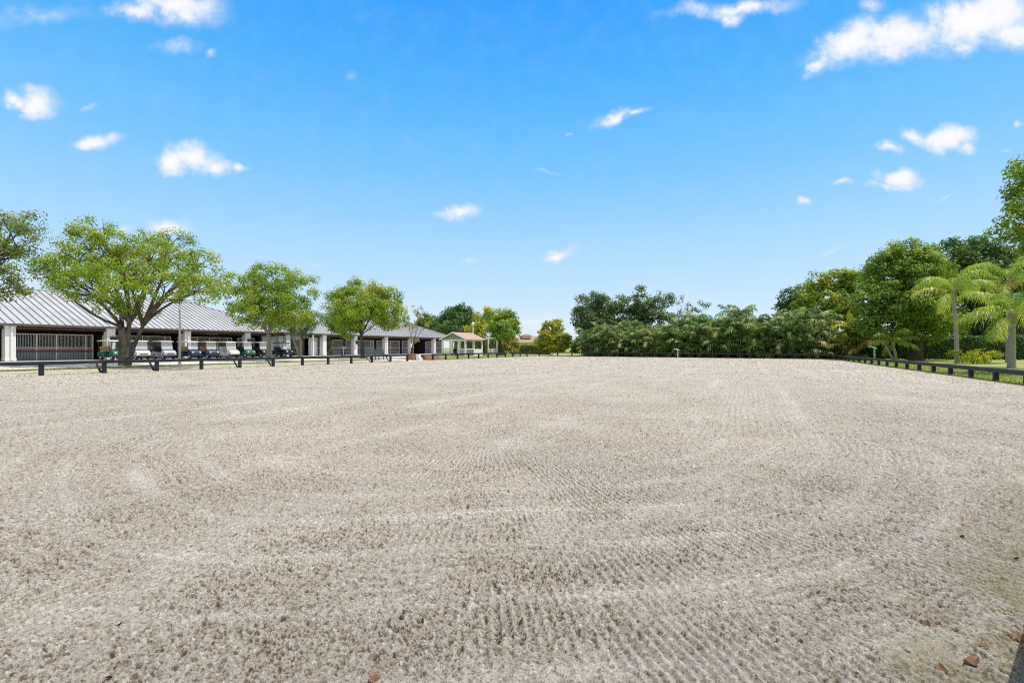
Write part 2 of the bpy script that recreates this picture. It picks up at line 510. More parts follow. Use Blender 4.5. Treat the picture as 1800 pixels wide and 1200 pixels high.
c5, r5 = clods(X, Y, 0.0135, 0.36, 500)
c6, r6 = clods(X, Y, 0.023, 0.20, 600)
loose = np.clip(0.6 + 0.36 * (vnoise(X * 1.4, Y * 1.4, 21) - 0.5) + 0.5 * (vnoise(X * 4, Y * 4, 22) - .5) - 0.25 * ridge * arcs, 0.12, 1.1)
Z = (0.020 * c1 + 0.007 * c2) * loose + (0.022 * c3 + 0.025 * c4) * loose - (0.016 * c5 + 0.026 * c6) * loose
Z += 0.010 * vnoise(X * 16, Y * 16, 23) + 0.012 * (vnoise(X * 2.2, Y * 2.2, 24) - .5)
Z += arcs * 0.012 * ridge + 0.0080 * bars * roll + 0.0055 * comb + (1 - arcs) * 0.006 * lines_u * np.clip(patch + .2, 0, 1)
Z = Z * near
swath = np.exp(-(((Nk + .15 * vnoise(Uk * .4, Nk * .4, 61)) % 1.9 - .95) / .16) ** 2) * (1 - arcs) * np.clip((vnoise(Uk * .16, Nk * .9, 62) - .4) * 3, 0, 1)
wet_shade = np.clip(0.45 - .14 * swath + 0.8 * (r1 - 0.55) * (c1 > 0.02) + 0.35 * (r4 - 0.4) * (c4 > 0.02) + 0.60 * np.clip(c5 * 2.6 + c6 * 2.4, 0, 1) * loose - 0.24 * ridge * arcs * (.3 + .7 * patch) - 0.16 * bars * roll * (.7 + .3 * near) - 0.12 * comb - 0.06 * (vnoise(X * 1.1, Y * 1.1, 40) - .5) * 2 * near, 0, 1)  # damp crumbs and dry ridges, plus shade painted into the pits
dnear = np.abs((X - 1.205) * 0.631 - (Y - 1.1545) * 0.776)           # distance from the near corner rail
weed = np.clip(1.15 - dnear / 0.45 - 0.9 * (vnoise(X * 3, Y * 3, 50) - .4) - .5 * (vnoise(X * 9, Y * 9, 51) - .5), 0, 1) * (X > 0.2)
na = len(angs); nr = len(rs)
idx = np.arange(na * nr).reshape(nr, na)
Q = np.stack([idx[:-1, :-1], idx[:-1, 1:], idx[1:, 1:], idx[1:, :-1]], -1).reshape(-1, 4)
keep = ~(outside[:-1, :-1] & outside[:-1, 1:] & outside[1:, 1:] & outside[1:, :-1]).reshape(-1)
Q = Q[keep][:, ::-1]
SAND = bpy.data.materials.new('arena sand')
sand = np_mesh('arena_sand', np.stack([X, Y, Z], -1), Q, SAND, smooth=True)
for nm, arr in (('wet_shade', wet_shade), ('weed', weed)):
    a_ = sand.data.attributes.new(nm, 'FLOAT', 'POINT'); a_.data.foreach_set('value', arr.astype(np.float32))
tag(sand, kind='structure')
t, N, L, b = nt(SAND)
tc = N.new('ShaderNodeTexCoord')
aw = N.new('ShaderNodeAttribute'); aw.attribute_name = 'wet_shade'
ae = N.new('ShaderNodeAttribute'); ae.attribute_name = 'weed'
f1 = N.new('ShaderNodeTexNoise'); f1.inputs['Scale'].default_value = 90; f1.inputs['Detail'].default_value = 6; f1.inputs['Roughness'].default_value = 0.7
f2 = N.new('ShaderNodeTexNoise'); f2.inputs['Scale'].default_value = 0.35; f2.inputs['Detail'].default_value = 7
f3 = N.new('ShaderNodeTexNoise'); f3.inputs['Scale'].default_value = 24; f3.inputs['Detail'].default_value = 8; f3.inputs['Roughness'].default_value = 0.75
for f_ in (f1, f2, f3): L.new(tc.outputs['Object'], f_.inputs['Vector'])
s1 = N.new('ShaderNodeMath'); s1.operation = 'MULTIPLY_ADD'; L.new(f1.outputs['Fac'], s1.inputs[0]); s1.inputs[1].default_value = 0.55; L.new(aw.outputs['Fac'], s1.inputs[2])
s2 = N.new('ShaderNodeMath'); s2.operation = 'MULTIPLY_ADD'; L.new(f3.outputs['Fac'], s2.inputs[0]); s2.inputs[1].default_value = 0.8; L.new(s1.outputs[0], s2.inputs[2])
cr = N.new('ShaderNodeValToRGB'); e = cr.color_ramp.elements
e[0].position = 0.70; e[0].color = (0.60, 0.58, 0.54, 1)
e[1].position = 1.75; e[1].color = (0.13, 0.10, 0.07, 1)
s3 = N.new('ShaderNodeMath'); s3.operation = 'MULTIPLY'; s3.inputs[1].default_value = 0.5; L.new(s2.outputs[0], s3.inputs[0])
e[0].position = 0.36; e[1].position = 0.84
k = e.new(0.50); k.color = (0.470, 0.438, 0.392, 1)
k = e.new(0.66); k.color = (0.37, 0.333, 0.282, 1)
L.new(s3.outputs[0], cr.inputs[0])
m1 = N.new('ShaderNodeMix'); m1.data_type = 'RGBA'; m1.blend_type = 'MULTIPLY'; m1.inputs[0].default_value = 1
r2_ = N.new('ShaderNodeMapRange'); r2_.inputs[1].default_value = 0.3; r2_.inputs[2].default_value = 0.7; r2_.inputs[3].default_value = 0.92; r2_.inputs[4].default_value = 1.07
L.new(f2.outputs['Fac'], r2_.inputs[0]); L.new(cr.outputs[0], m1.inputs[6]); L.new(r2_.outputs[0], m1.inputs[7])
base_ = m1.outputs[2]
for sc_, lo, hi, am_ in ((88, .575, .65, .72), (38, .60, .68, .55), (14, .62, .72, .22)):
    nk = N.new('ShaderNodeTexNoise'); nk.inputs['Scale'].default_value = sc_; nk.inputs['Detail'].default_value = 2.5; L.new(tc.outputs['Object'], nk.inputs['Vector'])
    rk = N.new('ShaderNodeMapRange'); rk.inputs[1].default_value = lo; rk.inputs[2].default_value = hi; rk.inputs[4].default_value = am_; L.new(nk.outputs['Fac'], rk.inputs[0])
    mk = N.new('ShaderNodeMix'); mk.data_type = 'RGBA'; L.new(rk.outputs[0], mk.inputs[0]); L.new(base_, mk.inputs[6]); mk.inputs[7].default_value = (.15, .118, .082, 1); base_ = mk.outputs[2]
m2 = N.new('ShaderNodeMix'); m2.data_type = 'RGBA'
wf = N.new('ShaderNodeMath'); wf.operation = 'MULTIPLY'; L.new(ae.outputs['Fac'], wf.inputs[0]); wf.inputs[1].default_value = 0.65
L.new(wf.outputs[0], m2.inputs[0]); L.new(base_, m2.inputs[6]); m2.inputs[7].default_value = (0.27, 0.235, 0.12, 1)
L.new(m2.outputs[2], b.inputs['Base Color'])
b.inputs['Roughness'].default_value = 1.0; b.inputs['Specular IOR Level'].default_value = 0.1
bp = N.new('ShaderNodeBump'); bp.inputs['Strength'].default_value = 0.9; bp.inputs['Distance'].default_value = 0.03
L.new(f3.outputs['Fac'], bp.inputs['Height'])
bp2 = N.new('ShaderNodeBump'); bp2.inputs['Strength'].default_value = 0.6; bp2.inputs['Distance'].default_value = 0.008
L.new(f1.outputs['Fac'], bp2.inputs['Height']); L.new(bp.outputs[0], bp2.inputs['Normal'])
L.new(bp2.outputs[0], b.inputs['Normal'])
del A, RR, Uc, Nc

# ------------------------------------------------------------------ rail fence round the arena
RAILP = mat('weathered black paint', (0.020, 0.022, 0.030), 0.6, 0.35, 3.0, 0.25, 22, dirt=(0.05, 0.05, 0.052), spec=.3)
PALEP = mat('grey weathered wood', (0.34, 0.34, 0.35), 0.8, 0.2, 6)


def fence(label, line, posts, group=None, braces=()):
    """line: list of (u,n,top); posts: list of (u,n,top)"""
    r0 = line[0]
    root = empty('rail_fence', W(r0[0], r0[1], 0), ROTU)
    tag(root, label, 'fence', group)

    def loc(u, n, z): return Vector((u - r0[0], -(n - r0[1]), z))
    m = MB()
    for (u, n, h), (u2, n2, h2_) in zip(line[:-1], line[1:]):
        p, q = loc(u, n, h - 0.083), loc(u2, n2, h2_ - 0.083)
        m.bar(p, q, 0.19, 0.165)
    m.build('rail', RAILP, root, bevel=0.012)
    for i, (u, n, h) in enumerate(posts):
        pm = MB(); z0 = gz(n) - 0.15
        p = loc(u, n, 0)
        pm.box((p.x, p.y, (z0 + h - 0.168) / 2), (0.17, 0.15, h - 0.168 - z0))
        pm.build('post', RAILP, root, bevel=0.012)
        if i in braces:
            bm_ = MB()
            a = loc(u - 0.09, n - 0.12, gz(n) + 0.04); c = loc(u - 0.16, n - 0.42, gz(n) + h - 0.12)
            bm_.bar(a, c, 0.09, 0.05)
            bm_.build('brace', PALEP if i % 3 == 0 else RAILP, root)
    return root


NL, NR, HL, HR = -29.6, 8.72, 0.66, 0.50
lp = [10.64 + 2.45 * k for k in range(-6, 12)]
fence('dark single rail fence beside the trees and carts, ending at the brick steps', [(lp[0] - 1, NL, HL), (20.4, NL, HL), (37.68, NL, HL)],
      [(u, NL, HL) for u in lp], 'black rails round the arena', braces=(7, 8, 10, 11, 15, 16))
far = [(41.7, NL, HL), (66.2, NL, HL), (68.6, -28.6, HL), (69.7, -26.2, HL), (65.6, 4.5, 0.60), (64.6, 7.4, 0.56), (62.6, NR, 0.53)]
fp = [(41.8 + 2.4 * k, NL, HL) for k in range(11)] + [(68.4, -28.7, HL)]
n_ = -26.2
while n_ < 7:
    fp.append((69.7 - (n_ + 26.2) / 30.7 * 4.1, n_, HL - 0.08 * max(0, (n_ + 10) / 17))); n_ += 2.4
fence('long dark rail fence curving from the pavilion round the far end before the palms', far, fp, 'black rails round the arena', braces=(9, 10))
nc = []
for tt in np.linspace(-6, 17, 13):
    x, y = 1.205 + 0.776 * tt + 0.631 * 0.095, 1.1545 + 0.631 * tt - 0.776 * 0.095
    nc.append((*UN(x, y), HR))
rp = [25.3 + 2.35 * k for k in range(-3, 16)]
fence('dark low rail fence with stubby posts along the green lawn by the palms', [(62.5, NR, 0.53), (45, NR, HR), (18.0, NR, HR)] + nc[::-1],
      [(u, NR, HR + (0.03 if u > 55 else 0)) for u in rp if u < 62.3] + nc[1:-1], 'black rails round the arena')

# ------------------------------------------------------------------ stable barns
ROOFM = mat('pale standing seam metal', (0.41, 0.425, 0.45), 0.5, 0.10, 0.9, dirt=(0.335, 0.345, 0.365))
SEAM_SHADE = mat('shaded seam', (0.13, 0.13, 0.14), 0.5, 0.1, 3)  # seam colour darkened to stand in for the shade beside each seam
FASC = mat('dark fascia', (0.10, 0.095, 0.10), 0.5, 0.1, 3)
STUC = mat('white stucco', (0.76, 0.77, 0.78), 0.85, 0.03, 1.2, dirt=(0.70, 0.71, 0.715))
WHITE = mat('white paint', (0.78, 0.78, 0.77), 0.5, 0.04, 5)
GALV = mat('galvanised bars', (0.55, 0.56, 0.56), 0.4, 0.1, 5, metal=0.3)
PANEL = bpy.data.materials.new('grey stall boards')
t, N, L, b = nt(PANEL)
tc = N.new('ShaderNodeTexCoord'); wv = N.new('ShaderNodeTexWave'); wv.inputs['Scale'].default_value = 1.6; wv.inputs['Distortion'].default_value = 0.2
L.new(tc.outputs['Object'], wv.inputs['Vector'])
cr = N.new('ShaderNodeValToRGB'); cr.color_ramp.elements[0].position = 0.05; cr.color_ramp.elements[0].color = (0.16, 0.175, 0.19, 1)
cr.color_ramp.elements[1].position = 0.3; cr.color_ramp.elements[1].color = (0.30, 0.325, 0.35, 1)
L.new(wv.outputs['Fac'], cr.inputs[0]); L.new(cr.outputs[0], b.inputs['Base Color']); b.inputs['Roughness'].default_value = 0.6
REDR = mat('red board', (0.33, 0.045, 0.05), 0.6, 0.15, 2)
WOOD = mat('brown timber', (0.085, 0.045, 0.03), 0.75, 0.3, 3)
DARKW = mat('dark stall timber', (0.07, 0.055, 0.045), 0.85, 0.3, 2)
CONC = mat('barn concrete', (0.42, 0.41, 0.39), 0.9, 0.12, 1)
LAMPB = mat('black lantern metal', (0.02, 0.02, 0.022), 0.5, 0.1, 4)
ROOM = mat('grey painted wall', (0.52, 0.53, 0.52), 0.8, 0.05, 2)
YARD = 0.15
EAVE_N, HE, HRIDGE, HALF = -55.0, 3.32, 7.0, 8.6


def barn(label, u0, u1, pillars, lanterns, spouts, rooms, stall_bays):
    """local x runs along the barn from u0, local y points away from the arena from the eave"""
    root = empty('stable_barn', W(u0, EAVE_N, YARD), ROTU)
    tag(root, label, 'barn', 'stable barns along the yard')
    Ln = u1 - u0; he, hr = HE - YARD, HRIDGE - YARD
    roof = MB(); Wd = 2 * HALF
    A_, B_, C_, D_ = (0, 0, he), (Ln, 0, he), (Ln, Wd, he), (0, Wd, he)
    E_, F_ = (HALF, HALF, hr), (Ln - HALF, HALF, hr)
    roof.add([A_, B_, C_, D_, E_, F_], [(0, 1, 5, 4), (1, 2, 5), (2, 3, 4, 5), (3, 0, 4)])
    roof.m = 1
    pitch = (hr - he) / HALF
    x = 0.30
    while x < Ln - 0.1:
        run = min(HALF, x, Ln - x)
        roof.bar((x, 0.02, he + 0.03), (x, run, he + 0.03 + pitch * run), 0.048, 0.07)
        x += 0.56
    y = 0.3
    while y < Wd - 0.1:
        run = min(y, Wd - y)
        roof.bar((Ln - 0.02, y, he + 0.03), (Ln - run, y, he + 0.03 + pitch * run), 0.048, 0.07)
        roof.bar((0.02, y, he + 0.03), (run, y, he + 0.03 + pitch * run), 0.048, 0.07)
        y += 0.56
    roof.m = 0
    for p, q in ((A_, E_), (B_, F_), (C_, F_), (D_, E_), (E_, F_)):
        roof.bar(Vector(p) + Vector((0, 0, .06)), Vector(q) + Vector((0, 0, .06)), 0.22, 0.05)
    ro = roof.build('roof', [ROOFM, SEAM_SHADE], root)
    so_ = MB(); so_.add([(0.1, 0.1, he - 0.02), (Ln - .1, 0.1, he - 0.02), (Ln - HALF, HALF, hr - 0.08), (HALF, HALF, hr - 0.08),
                         (Ln - .1, Wd - .1, he - .02), (.1, Wd - .1, he - .02)], [(0, 1, 2, 3), (1, 4, 2), (4, 5, 3, 2), (5, 0, 3)])
    so_.build('soffit', WOOD, ro)
    fa = MB()
    fa.box((Ln / 2, -0.03, he - 0.09), (Ln + .12, 0.12, 0.19)); fa.box((Ln / 2, Wd + 0.03, he - 0.09), (Ln + .12, 0.12, 0.19))
    fa.box((-0.03, Wd / 2, he - 0.093), (0.12, Wd - .1, 0.19)); fa.box((Ln + .03, Wd / 2, he - 0.093), (0.12, Wd - .1, 0.19))
    fa.build('gutter', FASC, ro)
    fl = MB(); fl.box((Ln / 2, Wd / 2, -0.03), (Ln - 0.6, Wd - 0.6, 0.09)); fl.build('floor_slab', CONC, root)
    s = 0.66; yp = 0.55
    for i, pu in enumerate(pillars):
        pm = MB(); x = pu - u0
        pm.box((x, yp, 1.54), (s, s, 3.02)); pm.box((x, yp, 0.17), (s + .06, s + .06, 0.25)); pm.box((x, yp, 2.94), (s + .05, s + .05, 0.12))
        po = pm.build('pillar', STUC, root)
        if i in lanterns:
            lm = MB()
            lm.box((x + .05, yp - s / 2 - 0.20, 1.95), (0.24, 0.24, 0.5), taper=1.5); lm.box((x + .05, yp - s / 2 - 0.06, 2.15), (0.08, 0.12, 0.1))
            lm.build('lantern', LAMPB, po)
        if i in spouts:
            dm = MB(); xx = x + 0.05
            dm.box((xx, yp - s / 2 - 0.06, 1.40), (0.13, 0.10, 2.55)); dm.bar((xx, yp - s / 2 - 0.06, 2.68), (xx, 0.02, he - 0.20), 0.12, 0.10)
            dm.build('downspout', WHITE, po)
    bm_ = MB()
    bm_.box((Ln / 2, yp, he - 0.33), (Ln - .7, 0.16, 0.26)); bm_.box((Ln / 2, 2.75, he - 0.06), (Ln - .7, 0.14, 0.24)); bm_.box((Ln / 2, 1.6, he - 0.0), (Ln - .7, 0.1, 0.15))
    x = 0.9
    while x < Ln - .5:
        run = min(6.5, x, Ln - x) - .3
        bm_.bar((x, 0.25, he - .12 + pitch * .25), (x, run, he - .12 + pitch * run), 0.07, 0.2); x += 1.2
    bm_.build('beam', WOOD, root)
    # stall fronts, one part per bay
    ys = 2.75; hb = 1.12; ht = 2.38
    for (a, c) in stall_bays:
        x0, x1 = a - u0, c - u0
        fr = MB()
        xs = [x0] + [q for q in (x0 + 2.1, x0 + 3.5, x0 + 5.7) if q < x1 - .3] + [x1]
        for q in xs: fr.box((q, ys - .01, 0.015 + ht / 2), (0.10, 0.10, ht))
        for z in (hb + .04, ht): fr.box(((x0 + x1) / 2, ys, z), (x1 - x0 - .11, 0.07, 0.07))
        st = fr.build('stall_front', WHITE, root)
        pn = MB(); pn.box(((x0 + x1) / 2, ys + .02, 0.015 + hb / 2), (x1 - x0 - .11, 0.04, hb - .03)); pn.build('panel', PANEL, st)
        br = MB(); q = x0 + .1
        while q < x1 - .06:
            br.box((q, ys, (hb + ht) / 2), (0.028, 0.028, ht - hb - .04)); q += 0.105
        br.build('bars', GALV, st)
        rd = MB(); rd.box(((x0 + x1) / 2, ys - .095, 0.83), (x1 - x0 - .02, 0.03, 0.14)); rd.build('red_rail', REDR, st)
        pt = MB()
        for q in (x0 + .02, (x0 + x1) / 2): pt.box((q, ys + 1.9, 1.2), (0.08, 3.5, 2.3))
        pt.build('partition', DARKW, st)
    bw = MB(); bw.box((Ln / 2, 6.6, 1.75), (Ln - 1.4, 0.12, 3.5)); bw.build('inner_wall', DARKW, root)
    for q in (0.6, Ln - .6):
        ew = MB(); ew.box((q, 9.6, 1.6), (0.15, 13.0, 3.15)); ew.build('end_wall', ROOM, root)
    for (a, c) in rooms:
        rm = MB(); rm.box(((a + c) / 2 - u0, 1.3, 1.35), (c - a, 0.2, 2.6)); w_ = rm.build('room_wall', ROOM, root)
        d_ = MB(); d_.box(((a + c) / 2 - u0, 1.18, 1.05), (min(.95, c - a - .3), 0.05, 2.02)); dd = d_.build('door', STUC, w_)
        h_ = MB(); h_.lathe([(0, -.03), (.03, -.02), (.03, .02), (0, .03)], ((a + c) / 2 - u0 + .35, 1.13, 1.0), 8, 'y'); h_.build('handle', LAMPB, w_)
    return root


p1 = [17.9 + 7.1 * k for k in range(-3, 4)] + [45.0]
b1 = barn('long white pillared stable barn behind the parked golf carts', -4.6, 45.9, p1, (4, 6), (3, 5), [(41.9, 44.3)],
          [(p + .42, p + 6.68) for p in p1[:-2]] + [(p1[-2] + .42, 41.8)])
lt_ = MB(); lt_.box((0.25, .3, 1.55), (.2, .2, 3.06)); 
lt = MB(); lt.box((40.4, 1.9, 2.75), (1.3, 0.16, 0.08)); lt.build('ceiling_lamp', WHITE, b1)
p2 = [51.2, 57.4, 64.6, 71.4, 78.7, 85.2]
b2 = barn('shorter hip-roofed stable barn behind the round tree and pavilion', 48.9, 86.0, p2, (1,), (2, 4), [(49.3, 50.8)],
          [(51.6, 57.0), (57.8, 64.2), (65.0, 71.0), (71.8, 75.2), (79.1, 84.8)])

lt_.build('corner_post', WHITE, b2)

# dark slatted screen between the two barns
sr = empty('slatted_screen', W(46.05, -56.6, YARD), ROTU)
tag(sr, 'dark upright-slatted screen closing the gap between the two barns', 'screen')
m = MB()
for i in range(18): m.box((0.08 + i * 0.152, 0, 1.15), (0.125, 0.03, 2.2))
m.build('slat_panel', DARKW, sr)
m = MB()
for q in (0.3, 1.1, 2.0): m.box((1.38, 0.045, q), (2.7, 0.05, 0.09))
m.build('frame', DARKW, sr)

# ------------------------------------------------------------------ golf carts
TYRE = mat('tyre rubber', (0.02, 0.02, 0.02), 0.85, 0.2, 8)
RIM = mat('silver rim', (0.55, 0.56, 0.57), 0.35, 0.05, 5, metal=0.5)
BLACKP = mat('black plastic', (0.022, 0.022, 0.024), 0.5, 0.15, 5)
PLEX = glass_mat()
LENS = mat('headlight lens', (0.75, 0.76, 0.78), 0.15, 0.03, 5, spec=0.8)
SEATS = {k: mat(k + ' vinyl', c, 0.55, 0.08, 6) for k, c in {'tan': (0.46, 0.31, 0.16), 'black': (0.025, 0.025, 0.027), 'white': (0.65, 0.64, 0.61)}.items()}
PAINT = {k: mat(k + ' cart paint', c, 0.3, 0.04, 4, coat=0.4) for k, c in
         {'green': (0.02, 0.13, 0.085), 'white': (0.72, 0.72, 0.71), 'silver': (0.42, 0.44, 0.46), 'navy': (0.02, 0.04, 0.11), 'black': (0.018, 0.018, 0.02)}.items()}
TOPS = {k: mat(k + ' cart roof', c, 0.45, 0.05, 4) for k, c in
        {'cream': (0.72, 0.66, 0.54), 'tan': (0.62, 0.47, 0.33), 'white': (0.76, 0.76, 0.75), 'grey': (0.45, 0.47, 0.49), 'black': (0.03, 0.03, 0.032), 'stone': (0.55, 0.54, 0.50)}.items()}


def cart(label, paint, top, seat, u, turn=0.0, screen=True, face=None):
    """local x points to the cart's front"""
    ud, nd = u, -53.55
    root = empty('golf_cart', W(ud, nd, YARD), ROTU - math.pi / 2 + turn)
    tag(root, label, 'golf cart', 'golf carts parked before the barn')
    P_ = PAINT[paint]
    m = MB()
    w = 1.12
    side = [(-1.18, 0.34), (-1.18, 0.74), (-1.02, 0.80), (-0.48, 0.78), (-0.30, 0.66), (-0.26, 0.32), (0.42, 0.30), (0.50, 0.36), (0.60, 0.86), (0.78, 0.90),
            (1.04, 0.80), (1.17, 0.66), (1.19, 0.36), (1.02, 0.34), (0.95, 0.46), (0.82, 0.52), (0.69, 0.46), (0.62, 0.24), (-0.50, 0.24), (-0.57, 0.44), (-0.72, 0.52), (-0.87, 0.44), (-0.94, 0.34)]
    m.prism([(x, z) for x, z in side], 'y', -w / 2, w / 2)
    m.build('body', P_, root, bevel=0.025)
    m = MB(); m.box((1.20, 0, 0.36), (0.08, 1.06, 0.13)); m.box((-1.2, 0, 0.36), (0.06, 1.0, 0.11)); m.build('bumper', BLACKP, root, bevel=0.02)
    m = MB(); m.box((0.56, 0, 0.93), (0.20, 1.02, 0.09)); m.build('dashboard', BLACKP, root, bevel=0.02)
    m = MB()
    m.box((-0.55, 0, 0.845), (0.52, 1.06, 0.13)); m.bar((-0.80, -.0, 0.9), (-0.90, 0, 1.27), 1.02, 0.11, up=(1, 0, 0))
    m.build('seat', SEATS[seat], root, bevel=0.035)
    m = MB()
    for y in (-.54, .54):
        m.tube([(0.62, y, 0.86), (0.52, y, 1.25), (0.44, y, 1.73)], 0.022, 6); m.tube([(-1.0, y, 0.76), (-1.02, y, 1.73)], 0.022, 6)
        m.tube([(-0.95, y, 0.95), (-0.62, y, 1.05), (-0.40, y, 0.98), (-0.36, y, 0.80)], 0.02, 6)
    m.build('roof_frame', BLACKP if top != 'white' else WHITE, root)
    m = MB()
    m.prism([(-1.22, 1.74), (-1.22, 1.79), (-0.9, 1.84), (-0.2, 1.865), (0.4, 1.84), (0.70, 1.77), (0.70, 1.735)], 'y', -0.58, 0.58)
    m.build('roof', TOPS[top], root, bevel=0.03)
    if screen:
        m = MB(); m.bar((0.605, 0, 0.96), (0.455, 0, 1.72), 1.02, 0.012, up=(1, 0, 0)); m.build('windshield', PLEX, root)
    m = MB(); m.tube([(0.48, 0.27, 0.90), (0.28, 0.27, 1.06)], 0.018, 6)
    ring = [Vector((0.27, 0.27, 1.07)) + Vector((-0.6 * math.sin(a) * .17, math.cos(a) * .17, 0.8 * math.sin(a) * .17)) for a in np.linspace(0, 6.283, 13)]
    m.tube(ring, 0.014, 5, cap=False); m.build('steering_wheel', BLACKP, root)
    for y in (-.38, .38):
        m = MB(); m.lathe([(0.0, 0.05), (0.06, 0.045), (0.085, 0.02), (0.09, -0.03)], (1.155, y, 0.66), 10, 'x'); m.build('headlight', LENS, root, smooth=True)
    if face:
        m = MB(); m.box((1.178, 0, 0.555), (0.03, 0.62, 0.09)); m.build('grille', BLACKP, root)
    for x, y in ((0.82, -.47), (0.82, .47), (-0.72, -.47), (-0.72, .47)):
        m = MB(); m.lathe([(0.12, -.085), (0.20, -.095), (0.235, -.06), (0.235, .06), (0.20, .095), (0.12, .085)], (x, y, 0.235), 18, 'y')
        wl = m.build('wheel', TYRE, root, smooth=True)
        m = MB(); sg = 1 if y > 0 else -1
        m.lathe([(0.0, .07 * sg), (0.05, .075 * sg), (0.10, .06 * sg), (0.125, .087 * sg), (.125, 0)], (x, y, 0.235), 14, 'y'); m.build('rim', RIM, wl)
    return root


cl = [on_n(p, -53.55) for p in (197, 244, 288, 333, 367, 401, 430, 458, 497)]
cart('green golf cart with cream roof and tan seat by the big trunk', 'green', 'cream', 'tan', cl[0], 0.1, False)
cart('white golf cart with dark grille just right of the big trunk', 'white', 'cream', 'black', cl[1], -0.12, True, True)
cart('silver golf cart with stone roof and black seat left of the lamp pole', 'silver', 'stone', 'black', cl[2], 0.0, True, True)
cart('navy golf cart with cream roof right of the lamp pole', 'navy', 'cream', 'tan', cl[3], 0.05)
cart('navy golf cart with broad tan roof', 'navy', 'tan', 'tan', cl[4], -0.1)
cart('all white golf cart with white roof and seat', 'white', 'white', 'white', cl[5], 0.06)
cart('green golf cart with grey roof and black seat', 'green', 'grey', 'black', cl[6], 0.03)
cart('black golf cart with grey roof behind the second yard tree', 'black', 'grey', 'black', cl[7], 0.0)
cart('black golf cart with black roof at the end of the row', 'black', 'black', 'black', cl[8], 0.12, True, True)

# ------------------------------------------------------------------ pavilion, lamps, furniture
SALM = mat('salmon shingles', (0.41, 0.285, 0.23), 0.85, 0.22, 4, 0.3, 14)
GABLE = mat('sage gable boards', (0.26, 0.30, 0.22), 0.8, 0.12, 4)
pv = empty('pavilion', W(59.3, -36.35, 0.12), ROTU)
tag(pv, 'small white open pavilion with salmon shingled gable roof', 'pavilion')
PW, PL, PE, PA = 3.9, 4.8, 2.42, 3.35
m = MB()
for s_ in (0, 1):
    y0 = -0.35 if s_ == 0 else PW + .35
    m.add([(-.35, y0, PE - .12), (PL + .35, y0, PE - .12), (PL + .35, PW / 2, PA), (-.35, PW / 2, PA), (-.35, y0, PE - .02), (PL + .35, y0, PE - .02), (PL + .35, PW / 2, PA + .1), (-.35, PW / 2, PA + .1)],
          [(0, 1, 2, 3), (4, 5, 6, 7), (0, 1, 5, 4), (0, 3, 7, 4), (1, 2, 6, 5)])
rf = m.build('roof', SALM, pv)
m = MB()
for q in (-.37, PL + .37):
    m = MB()
    m.bar((q, -.38, PE - .09), (q, PW / 2, PA + .03), 0.05, 0.16); m.bar((q, PW + .38, PE - .09), (q, PW / 2, PA + .03), 0.05, 0.16)
    m.build('bargeboard', WHITE, rf)
m = MB()
for q in (0.02, PL - .02): m.prism([(0.1, PE), (PW - .1, PE), (PW / 2, PA - .06)], 'x', q - .03, q + .03)
m.build('gable', GABLE, pv)
m = MB()
m.box((PL / 2, 0, PE - .13), (PL + .2, .16, .22)); m.box((PL / 2, PW, PE - .13), (PL + .2, .16, .22))
m.box((0, PW / 2, PE - .128), (.16, PW - .17, .22)); m.box((PL, PW / 2, PE - .128), (.16, PW - .17, .22)); m.build('beam', WHITE, pv)
for x, y, w_ in ((0, 0, .22), (0, 1.05, .16), (0, 2.3, .3), (0, PW, .2), (PL, 0, .2), (PL, PW, .2), (PL / 2, 0, .16), (PL / 2, PW, .16), (1.2, 1.9, .3)):
    m = MB(); m.box((x, y, (PE - .25) / 2 - .1), (w_, w_, PE - .05)); m.build('post', WHITE, pv, bevel=.01)
for c_, d_ in (((0.0, PW * .79, 1.0), (.08, 1.4, .12)), ((0, .52, 1.0), (.08, .9, .12)), ((PL * .25, 0, 1.0), (PL / 2 - .2, .08, .12))):
    m = MB(); m.box(c_, d_); m.build('railing', WHITE, pv)
for c_, d_ in (((PL * .75, 0.02, 0.5), (PL / 2 - .2, .08, 1.0)), ((PL, PW / 2, .5), (.08, PW - .25, 1.0))):
    m = MB(); m.box(c_, d_); m.build('low_wall', WHITE, pv)
m = MB(); m.box((PL / 2, PW / 2, -.04), (PL + .4, PW + .4, .16)); m.build('floor_slab', CONC, pv)
m = MB(); m.box((1.6, 2.9, .42), (1.5, .5, .06)); m.box((1.6, 3.12, .75), (1.5, .05, .5)); m.box((1.0, 2.9, .2), (.06, .45, .4)); m.box((2.2, 2.9, .2), (.06, .45, .4))
bt = m.build('indoor_bench', BLACKP, pv)

# white arbour frame by the croton shrubs
ar = empty('arbour', W(66.2, -36.4, 0.12), ROTU)
tag(ar, 'white timber arbour frame with crossbeam right of the pavilion', 'arbour')
for x in (0, 2.9):
    m = MB(); m.box((x, 0, 1.3), (.16, .16, 2.6)); m.build('post', WHITE, ar)
m = MB(); m.box((1.6, 0, 2.68), (4.6, .12, .15)); m.build('crossbeam', WHITE, ar)
m = MB(); m.box((1.3, .1, .52), (2.5, .06, 1.0)); m.build('low_panel', WHITE, ar)

POLE = mat('pale grey pole', (0.50, 0.50, 0.49), 0.5, 0.06, 4)
GLOBE = mat('milky globe', (0.85, 0.84, 0.80), 0.3, 0.02, 3)


